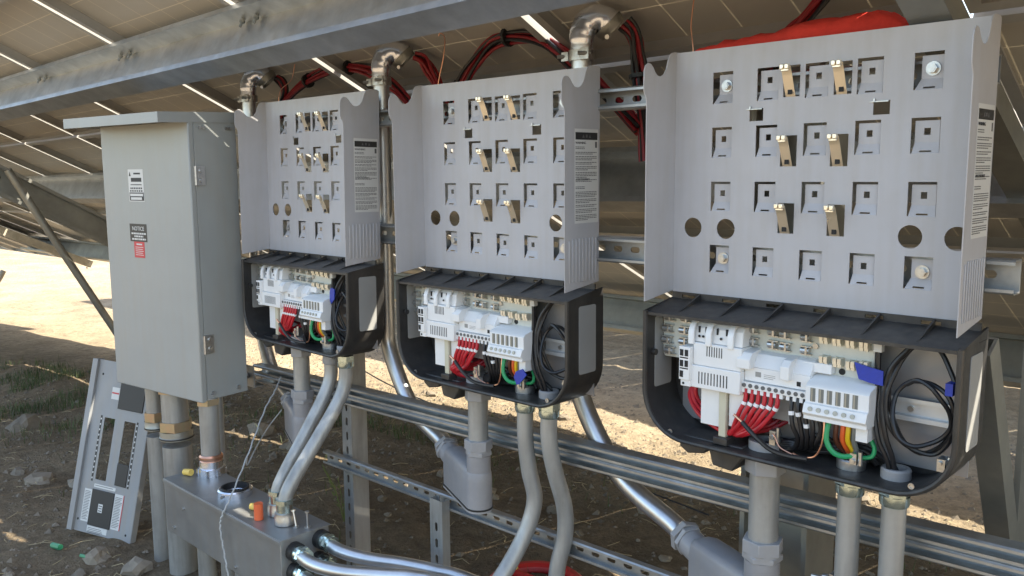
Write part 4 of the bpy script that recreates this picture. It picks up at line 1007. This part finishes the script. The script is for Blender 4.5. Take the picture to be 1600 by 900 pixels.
b = MB(); b.box(lx - .040, lx + .042, -.0014, -.0010, lz - .079, lz - .070); b.box(lx - .036, lx + .034, -.0014, -.0010, lz - .092, lz - .083); b.build('label_bars', 'label_white', lb, local=True)
lz2 = lz - .180; lx2 = lx - .002
lb = MB().box(lx2 - .056, lx2 + .052, -.0006, -.0001, lz2 - .062, lz2 + .002).build('black_label', 'label_black', dr, local=True)
text('label_heading', 'NOTICE', .021, TF(lx2 - .002, lz2 - .022, .0009), 'label_white', lb)
b = MB()
for i, (w, z) in enumerate(((.046, -.030), (.028, -.040), (.044, -.050))):
    x = lx2 - w
    rs = random.Random(i)
    while x < lx2 + w: q = rs.uniform(.006, .014); b.box(x, min(x + q, lx2 + w), -.0010, -.0006, lz2 + z - .006, lz2 + z); x += q + .003
b.build('label_print', 'label_white', lb, local=True)
lb = MB().box(lx2 - .034, lx2 + .032, -.0006, -.0001, lz2 - .120, lz2 - .0622).build('red_label', 'label_red', dr, local=True)
b = MB(); b.box(lx2 - .018, lx2 + .018, -.0010, -.0006, lz2 - .074, lz2 - .069)
for i in range(5): b.box(lx2 - .026, lx2 + .024 - .004 * (i % 2), -.0009, -.0006, lz2 - .083 - i * .007, lz2 - .081 - i * .007)
b.build('label_print', 'label_white', lb, local=True)
# conduits below the cabinet
def cab_conduit(x, y, r, zt, zb, label, cup, low):
    o = thing('conduit', label, 'conduit', (x, y, zb))
    MB().tube([(x, y, zt), (x, y, low + .02)], r, 24).build('pipe', 'pipe_dull', o)
    if low > zb + .05: MB().tube([(x, y, low - .05), (x, y, zb)], r * 1.10, 24).build('lower_pipe', 'pipe_dull', o)
    c = MB(); hexn(c, (x, y, zt - .004), (0, 0, -1), r * 1.22, .022); c.build('locknut', cup, o)
    return o
C1 = (-2.195, -.235); C2 = (-2.02, -.235); C3 = (-1.757, -.232)
for (x, y), r, lab in ((C1, .034, 'leftmost thick conduit below the cabinet, with a brass coloured collar, running to the ground'), (C2, .048, 'thickest conduit below the cabinet, with a brass coloured collar, running to the ground')):
    o = cab_conduit(x, y, r, -1.02, GZ - .1, lab, 'yellow_zinc', -1.20)
    c = MB(); hexn(c, (x, y, -1.155), (0, 0, -1), r * 1.27, .036); c.build('hex_collar', 'yellow_zinc', o)
    c = MB(); c.lathe((x, y, -1.191), (0, 0, -1), [(0, r * 1.24), (.022, r * 1.24), (.024, r * 1.28), (.032, r * 1.28), (.034, r * 1.1)], 24); c.build('sealing_ring', 'galv_dull', o)
    c = MB(); c.lathe((x, y, -1.2145), (0, 0, -1), [(0, r * 1.30), (.006, r * 1.30)], 24); c.build('gasket', 'black_rubber', o)
o = cab_conduit(C3[0], C3[1], .033, -1.02, GT - .005, 'conduit from the cabinet down into the top of the steel trough', 'yellow_zinc', GT)
c = MB(); c.lathe((C3[0], C3[1], GT + .052), (0, 0, 1), [(0, .037), (.006, .041), (.016, .041), (.022, .036)], 24); c.build('copper_ring', 'copper', o)
c = MB(); c.lathe((C3[0], C3[1], GT + .0), (0, 0, 1), [(0, .046), (.026, .046), (.028, .041), (.052, .041), (.054, .035)], 24); c.build('hub', 'die_cast', o)
c = MB(); 
for a in (0, 1.1, 2.2, 3.3, 4.4, 5.5): c.box(C3[0] + .046 * math.cos(a) - .004, C3[0] + .046 * math.cos(a) + .004, C3[1] + .046 * math.sin(a) - .004, C3[1] + .046 * math.sin(a) + .004, GT + .001, GT + .025)
c.build('hub_lug', 'die_cast', o)
b = MB(); b.tube([(-1.83, -.155, -1.02), (-1.83, -.155, GZ - .1)], .014, 12); tag(b.build('thin_conduit', 'pipe_dull'), 'thin conduit hidden behind the cabinet conduits', 'conduit')

# ------------------------------------------------------------ leaning cover panel
base = Vector((-2.60, -.345, GZ)); ux = Vector((.293, .135, -.026)).normalized(); tl = Vector((-2.74, -.241, -1.024)); bl = Vector((-2.735, -.406, -1.735)); up = (tl - bl)
Lc = up.length; up.normalize(); up = (up - ux * up.dot(ux)).normalized(); nrm = ux.cross(up)
if nrm.y > 0: nrm = -nrm
Mc = Matrix((ux * .9, -nrm, up)).transposed().to_4x4(); Mc.translation = bl
o = bpy.data.objects.new('cover_panel', None); COL.objects.link(o); o.matrix_world = Mc
tag(o, 'grey steel cover panel with cut-outs and stickers leaning beside the cabinet', 'panel')
cwid = .36; k = Lc / .72
b = MB(); b.sheet(.03, cwid, 0, Lc, [(.108, .170, .225 * k, .485 * k, 'rect'), (.225, .290, .225 * k, .485 * k, 'rect')], -.002, 0); b.build('face', 'panel_paint', o, local=True)
b = MB(); b.box(0, .030, -.016, .0, 0, Lc); b.box(.0, .003, 0, .05, 0, Lc); b.box(cwid, cwid + .003, -.002, .03, 0, Lc); b.build('folded_edge', 'panel_paint', o, local=True, bevel=.002)
for q in ((.175, .320, .53, .665), (.225, .290, .218, .310), (.105, .235, .035, .185)): MB().box(q[0], q[1], -.006, -.0022, q[2] * k, q[3] * k).build('black_pad', 'label_black', o, local=True, bevel=.002)
for q in (.085, .296): MB().box(q, q + .010, -.0025, -.0021, .215 * k, .490 * k).build('black_strip', 'label_black', o, local=True)
b = MB()
for s_ in range(12):
    z = (.225 + s_ * .0225) * k
    b.box(.087, .093, -.0032, -.0026, z, z + .007); b.box(.298, .304, -.0032, -.0026, z, z + .007)
b.build('white_dots', 'label_white', o, local=True)
for q in ((.110, .235, .193, .207), (.060, .103, .045, .180), (.238, .290, .040, .185), (.105, .222, .009, .033), (.128, .172, .565, .615)): MB().box(q[0], q[1], -.003, -.0021, q[2] * k, q[3] * k).build('sticker', 'label_white', o, local=True)
MB().box(.155, .180, -.0068, -.0061, .095 * k, .130 * k).build('small_sticker', 'label_white', o, local=True)
MB().box(.287, .291, -.0036, -.003, .040 * k, .185 * k).build('sticker_stripe', 'label_red', o, local=True); MB().box(.130, .170, -.0036, -.003, .588 * k, .594 * k).build('sticker_stripe', 'label_red', o, local=True)
b = MB()
rs = random.Random(8)
for (x0, x1, z0, z1) in ((.064, .099, .05, .175), (.242, .284, .045, .18), (.110, .217, .0, .03), (.115, .230, .196, .204)):
    b = MB(); z = z0 * k + .004
    while z < z1 * k - .003:
        b.box(x0, x1 - rs.uniform(0, .3) * (x1 - x0), -.0035, -.0031, z, z + .0022); z += .0065
    b.build('sticker_print', 'ink_grey', o, local=True)
b = MB()
for i in range(3): b.box(.158, .177, -.0073, -.0069, (.100 + i * .010) * k, (.104 + i * .010) * k)
b.build('sticker_print', 'ink_grey', o, local=True)
b = MB()
for x, z in ((.045, .05), (.33, .03), (.06, .67)): b.cyl((x, -.0025, z), (x, -.0032, z), .005, n=10)
b.build('small_hole', 'dark_hole', o, local=True)

# ------------------------------------------------------------ cable bundles above the brackets
def bundle(P, n_red, n_blk, rad, names, seed, r=.0052, ties=(0.35,)):
    rs = random.Random(seed); P = smooth_path(P, 6); N = len(P)
    tot = n_red + n_blk
    for i in range(tot):
        a = 2.4 * i; rr = rad * math.sqrt((i + .5) / tot); red = i % 2 == 0 and i // 2 < n_red or (i >= 2 * n_blk)
        pts = []
        ph = rs.uniform(0, 6)
        for k_, p in enumerate(P):
            d = (P[min(k_ + 1, N - 1)] - P[max(k_ - 1, 0)]).normalized(); x, y = frame_from(d, Vector((0, 1, 0)))
            aa = a + .3 * math.sin(k_ * .21 + ph); w = 1 + .25 * math.sin(k_ * .33 + ph)
            pts.append(p + (x * math.cos(aa) + y * math.sin(aa)) * rr * w)
        b = MB(); b.tube(pts, r, 8)
        c = 'red' if red else 'black'
        tag(b.build(f'{c}_cable', 'dark_red_wire' if red else 'black_wire'), f'{c} cable in the bundle {names}', 'cable', f'{c} cables {names}')
    for q, t in enumerate(ties):
        k_ = int(t * (N - 2)); b = MB(); d = (P[k_ + 1] - P[k_]).normalized(); b.tube([P[k_] - d * .005, P[k_] + d * .005], rad * 1.30 + r, 14); x, y = frame_from(d); b.box(-.004, .004, -.004, .004, -.004, .004, Matrix.Translation(P[k_] + Vector((0, 0, rad + r + .004))))
        tag(b.build('cable_tie', 'black_rubber'), f'black cable tie {["nearest the start", "halfway", "near the end"][q]} of the bundle {names}', 'cable tie')
bundle([(-2.03, .22, -.10), (-1.93, .22, .02), (-1.801, .22, .082), (-1.651, .22, .121), (-1.512, .22, .126), (-1.382, .22, .102), (-1.261, .22, .052), (-1.163, .22, -.016), (-1.08, .22, -.1)], 5, 2, .016, 'arching between the first and second elbows', 1, ties=(.3, .55))
bundle([(-1.098, .190, .122), (-1.075, .21, .108), (-1.058, .22, .075), (-1.035, .23, .03), (-1.00, .23, -.04), (-.97, .23, -.12)], 6, 1, .016, 'leaving the second elbow', 2, ties=(.75,))
bundle([(-.98, .22, -.12), (-.911, .22, .016), (-.844, .22, .086), (-.763, .22, .138), (-.66, .22, .137), (-.575, .22, .111), (-.494, .22, .058), (-.427, .22, .013), (-.35, .22, -.05), (-.25, .22, -.14)], 6, 4, .019, 'arching between the second and third elbows', 3, ties=(.12, .4))
bundle([(-.280, .190, .120), (-.262, .205, .092), (-.255, .215, .045), (-.248, .22, -.02), (-.235, .22, -.12), (-.225, .22, -.22)], 5, 5, .018, 'leaving the third elbow', 4, ties=(.6,))
bundle([(-1.925, .190, .122), (-1.91, .205, .105), (-1.905, .215, .075), (-1.93, .22, .03), (-1.96, .22, -.05)], 3, 5, .014, 'leaving the first elbow', 5, ties=())
bundle([(.10, .22, -.05), (.136, .24, .045), (.168, .25, .082), (.206, .26, .131), (.26, .28, .2), (.31, .3, .27)], 3, 3, .014, 'rising behind the nearest bracket', 6, ties=())
for nm, P, r_, lb in (('copper_wire', [(-.02, .1, -.08), (-.02, .1, .016), (-.027, .1, .075), (-.021, .1, .136), (-.02, .1, .21)], .0016, 'thin copper wire hanging vertically left of the red cloth'),
                      ('copper_wire', [(-.95, .15, -.05), (-.94, .15, .023), (-.915, .15, .096), (-.908, .15, .150), (-.927, .15, .168), (-.935, .15, .16)], .0018, 'thin hooked copper wire above the middle bracket'),
                      ('thin_wire', [(-1.85, .15, .0), (-1.831, .15, .063), (-1.753, .15, .097), (-1.725, .15, .15)], .0015, 'thin dark wire above the leftmost bracket')):
    b = MB(); b.tube(smooth_path(P, 6), r_, 6); tag(b.build(nm, 'copper'), lb, 'wire')
# tie wire from the rail to the trough
b = MB(); P = smooth_path([(-1.653, -.004, -.972), (-1.612, -.05, -1.003), (-1.57, -.12, -1.055), (-1.475, -.24, -1.16), (-1.405, -.345, -1.26), (-1.397, -.382, -1.31), (-1.40, -.388, -1.35), (-1.385, -.388, -1.42), (-1.36, -.39, -1.50), (-1.35, -.39, -1.6)], 8)
q = []
for i, p in enumerate(P): q.append(p + Vector((.0015 * math.sin(i * 1.9), .0015 * math.cos(i * 1.9), 0)))
b.tube(q, .0028, 6); tag(b.build('tie_wire', 'twine'), 'twisted grey wire hanging from the double rail over the front of the trough', 'wire')
b = MB(); b.tube(smooth_path([(-1.738, .045, -1.12), (-1.76, -.0, -1.18), (-1.679, -.1, -1.22), (-1.56, -.2, -1.23), (-1.475, -.245, -1.17)], 6), .0025, 6); tag(b.build('tie_wire', 'twine'), 'short grey wire joining the hanging wire above the trough', 'wire')
b = MB(); b.tube(smooth_path([(-3.3, 1.25, -1.30), (-2.859, 1.2, -1.327), (-2.626, 1.2, -1.37), (-2.304, 1.2, -1.412), (-1.656, 1.2, -1.464), (-1.159, 1.2, -1.516), (-.6, 1.2, -1.56)], 6), .0035, 6); tag(b.build('ground_wire', 'black_wire'), 'thin dark wire stretched low over the sunlit ground behind the boxes', 'wire')
# red cloth on the rail behind the nearest bracket
b = MB(); nu, nv = 40, 10; vs = []
prof = [(0, .030), (.06, .034), (.12, .036), (.2, .040), (.3, .044), (.4, .041), (.46, .050), (.55, .058), (.66, .055), (.76, .056), (.85, .060), (.93, .050), (1, .030)]
def hprof(t):
    for (a, h0), (b_, h1) in zip(prof, prof[1:]):
        if t <= b_: return h0 + (h1 - h0) * (t - a) / (b_ - a)
    return prof[-1][1]
for i in range(nu + 1):
    t = i / nu; x = .018 + t * .445
    for j_ in range(nv):
        a = 2 * math.pi * j_ / nv; hh = hprof(t) * .55; cy = .075; cz = -.016 + hh * 1.0
        y = cy + .050 * math.cos(a) * (.6 + .4 * math.sin(math.pi * min(1, t * 1.1 + .05))); z = cz + hh * math.sin(a) * (1 + .1 * noise.noise(Vector((x * 22, a, 0))))
        vs.append((x + .004 * noise.noise(Vector((a, x * 30, 1))), y + .010 * noise.noise(Vector((x * 24, a * 1.3, 2))), z + .006 * noise.noise(Vector((x * 40, a * 2.2, 7)))))
fs = [(i * nv + j_, i * nv + (j_ + 1) % nv, (i + 1) * nv + (j_ + 1) % nv, (i + 1) * nv + j_) for i in range(nu) for j_ in range(nv)] + [tuple(range(nv - 1, -1, -1)), tuple(nu * nv + j_ for j_ in range(nv))]
b.add(vs, fs); tag(b.build('red_cloth', 'red_cloth', sharp=180), 'crumpled red cloth lying along the top of the nearest bracket', 'cloth')

# ------------------------------------------------------------ red and yellow things on the ground at the bottom edge
o = thing('cable_reel', 'red plastic cable reel lying on the ground at the bottom edge', 'reel', (-.92, .80, gh(-.92, .8)))
b = MB(); cx, cy, cz = -.93, .60, gh(-.93, .60) + .012
b.tube([(cx + .16 * math.cos(a), cy - .03 + .16 * math.sin(a), cz) for a in [i * math.pi / 16 for i in range(33)]], .028, 10); b.tube([(cx - .15, cy, cz), (cx + .15, cy, cz)], .022, 10); b.tube([(cx, cy - .15, cz), (cx, cy + .15, cz)], .022, 10)
b.build('ring', 'red_plastic', o)
b = MB(); cx2 = cx + .36; b.tube([(cx2 + .10 * math.cos(a), cy + .1 + .10 * math.sin(a), cz) for a in [i * math.pi / 12 for i in range(25)]], .022, 10); b.tube([(cx + .14, cy, cz), (cx2 - .1, cy + .08, cz)], .022, 10); b.build('handle', 'red_plastic', o)
b = MB(); cx, cy = -1.07, .60; b.cyl((cx, cy, gh(cx, cy) - .01), (cx, cy, gh(cx, cy) + .06), .026, .008, n=12); tag(b.build('marker_cone', 'yellow_cap'), 'small yellow cone shaped cap on the ground beside the red reel', 'cone')

# ------------------------------------------------------------ stones, gravel, grass, straw
def stone(x, y, s, seed, m, lab, grp):
    s *= .68
    vs, fs = rock_mesh(s, seed); b = MB(); z = gh(x, y) + s * .05; b.add([v + Vector((x, y, z)) for v in vs], fs); o = b.build('rock', m, sharp=22); tag(o, lab, 'rock', grp)
NAMED = [(-5.1, .12, .16, 'large rounded rock in the shade at the far left edge', 'rock'), (-3.72, -.22, .105, 'pale rounded rock left of the leaning cover', 'rock_pale'), (-3.52, -.10, .085, 'pale rock touching the leaning cover on its left', 'rock_pale'),
         (-3.95, -.25, .07, 'dark rock left of the pale rounded rock', 'rock'), (-2.40, -.42, .075, 'rock against the foot of the leaning cover', 'rock_pale'), (-2.18, -.36, .085, 'rock between the leaning cover and the first conduit', 'rock_pale'),
         (-2.30, -.52, .05, 'small rock in front of the foot of the leaning cover', 'rock'), (-1.75, 1.12, .075, 'pale pointed rock on the shaded soil between the middle and nearest boxes', 'rock_pale'), (-1.95, 1.16, .05, 'small rock beside the pale pointed rock', 'rock'),
         (-3.6, 1.0, .13, 'sunlit rock on the bright streak left of the slotted post', 'rock_pale'), (-3.1, .9, .09, 'second sunlit rock on the bright streak', 'rock_pale'), (-3.35, 1.25, .12, 'rock in shade behind the bent conduits', 'rock')]
for i, (x, y, s_, lab, m_) in enumerate(NAMED): stone(x, y, s_, i + 1, m_, lab, None)
rs = random.Random(21)
for i in range(150):
    x = rs.uniform(-6.5, .9); y = rs.uniform(-.9, 2.3); s_ = .018 + .05 * rs.random() ** 3
    if x > -2.0 and y < .1: y += .5
    stone(x, y, s_, i + 40, rs.choice(['rock', 'rock_pale']), 'scattered field stone half sunk in the soil under the array', 'scattered stones under the array')
# border clods along the shade edge
b = MB()
for i in range(11000):
    if i < 2600: x = rs.uniform(-5, 1.2); y = 1.95 + rs.gauss(0, .22)
    else: x = rs.uniform(-7.5, 1.5); y = rs.uniform(-1.0, 3.6)
    s_ = rs.uniform(.005, .014) if rs.random() < .85 else rs.uniform(.014, .026); z = gh(x, y)
    a = rs.uniform(0, 6); c, s2 = math.cos(a), math.sin(a)
    vs = [(s_ * c, s_ * s2, 0), (-s_ * s2, s_ * c * .8, 0), (-s_ * c * .9, -s_ * s2, 0), (s_ * s2, -s_ * c, 0), (s_ * .2, 0, s_ * rs.uniform(.5, .9)), (0, 0, -s_ * .5)]
    b.add([(x + v[0], y + v[1], z + v[2]) for v in vs], [(0, 1, 4), (1, 2, 4), (2, 3, 4), (3, 0, 4)])
tag(b.build('gravel', 'rock', sharp=20, origin=(0, 0, 0)), 'small stones and clods strewn over the soil', 'gravel', kind='stuff')
b = MB()
for i in range(9000):
    if i < 6500:
        x = rs.gauss(-6.1, 1.1); y = rs.gauss(.55, .32)
    elif i < 8000: x = rs.gauss(-3.1, .6); y = rs.gauss(1.35, .16)
    else: x = rs.uniform(-7, 1); y = rs.uniform(.2, 2.2)
    if noise.noise(Vector((x * 2.2, y * 2.2, 5))) < -.02: continue
    z = gh(x, y); h = rs.uniform(.02, .085); a = rs.uniform(0, 6.28); w = .0022; dx, dy = math.cos(a), math.sin(a); l = rs.uniform(.1, .7) * h
    b.add([(x - dy * w, y + dx * w, z - .005), (x + dy * w, y - dx * w, z - .005), (x + dx * l * .5 + dy * w * .6, y + dy * l * .5 - dx * w * .6, z + h * .65), (x + dx * l * .5 - dy * w * .6, y + dy * l * .5 + dx * w * .6, z + h * .65), (x + dx * l, y + dy * l, z + h)], [(0, 1, 2, 3), (3, 2, 4)])
tag(b.build('grass', 'grass', sharp=20, origin=(0, 0, 0)), 'low dark green grass and weeds in the shade', 'grass', kind='stuff')
b = MB()
for i in range(900):
    x = rs.uniform(-6.5, 1); y = rs.uniform(-1.0, 2.4); z = gh(x, y) + .006; a = rs.uniform(0, 6.28); l = rs.uniform(.02, .10)
    p = [(x, y, z), (x + math.cos(a) * l * .5, y + math.sin(a) * l * .5, z + rs.uniform(0, .015)), (x + math.cos(a + .3) * l, y + math.sin(a + .3) * l, z)]
    b.tube(p, .0013, 4, caps=False)
tag(b.build('straw', 'straw', sharp=20, origin=(0, 0, 0)), 'dry straw stalks lying on the soil', 'straw', kind='stuff')
for i, (x, y) in enumerate(((-2.62, -.50), (-2.42, -.46))):
    b = MB(); z = gh(x, y) + .012; b.tube([(x - .03, y, z), (x + .03, y + .01, z + .006)], .012 if i == 0 else .007, 8); tag(b.build('plastic_scrap', 'green_plastic'), ['green plastic scrap left of the foot of the leaning cover', 'smaller green plastic scrap at the foot of the leaning cover'][i], 'scrap')
# small plant with pale shoots by the trough
o = thing('small_plant', 'small pale green plant behind the trough beside the hanging wire', 'plant', (-1.9, .35, gh(-1.9, .35)))
b = MB(); rs = random.Random(5); px, py = -1.95, .45; pz = gh(px, py)
lf = MB()
for i in range(9):
    a = rs.uniform(0, 6.28); h = rs.uniform(.14, .30); l = rs.uniform(.03, .1); tip = (px + math.cos(a) * l, py + math.sin(a) * l, pz + h); b.tube([(px, py, pz), (px + math.cos(a) * l * .4, py + math.sin(a) * l * .4, pz + h * .6), tip], .002, 5)
    for k_ in range(10):
        t = .35 + .065 * k_; c = Vector((px, py, pz)).lerp(Vector(tip), t); a2 = rs.uniform(0, 6.28); s_ = rs.uniform(.010, .02)
        d = Vector((math.cos(a2), math.sin(a2), .6)); w = Vector((-math.sin(a2), math.cos(a2), 0)) * s_ * .25; lf.add([c, c + d * s_ * .5 + w, c + d * s_, c + d * s_ * .5 - w], [(0, 1, 2, 3)])
mat('leaf', (.16, .2, .06), .6)
b.build('stem', 'leaf', o); lf.build('leaves', 'leaf', o)
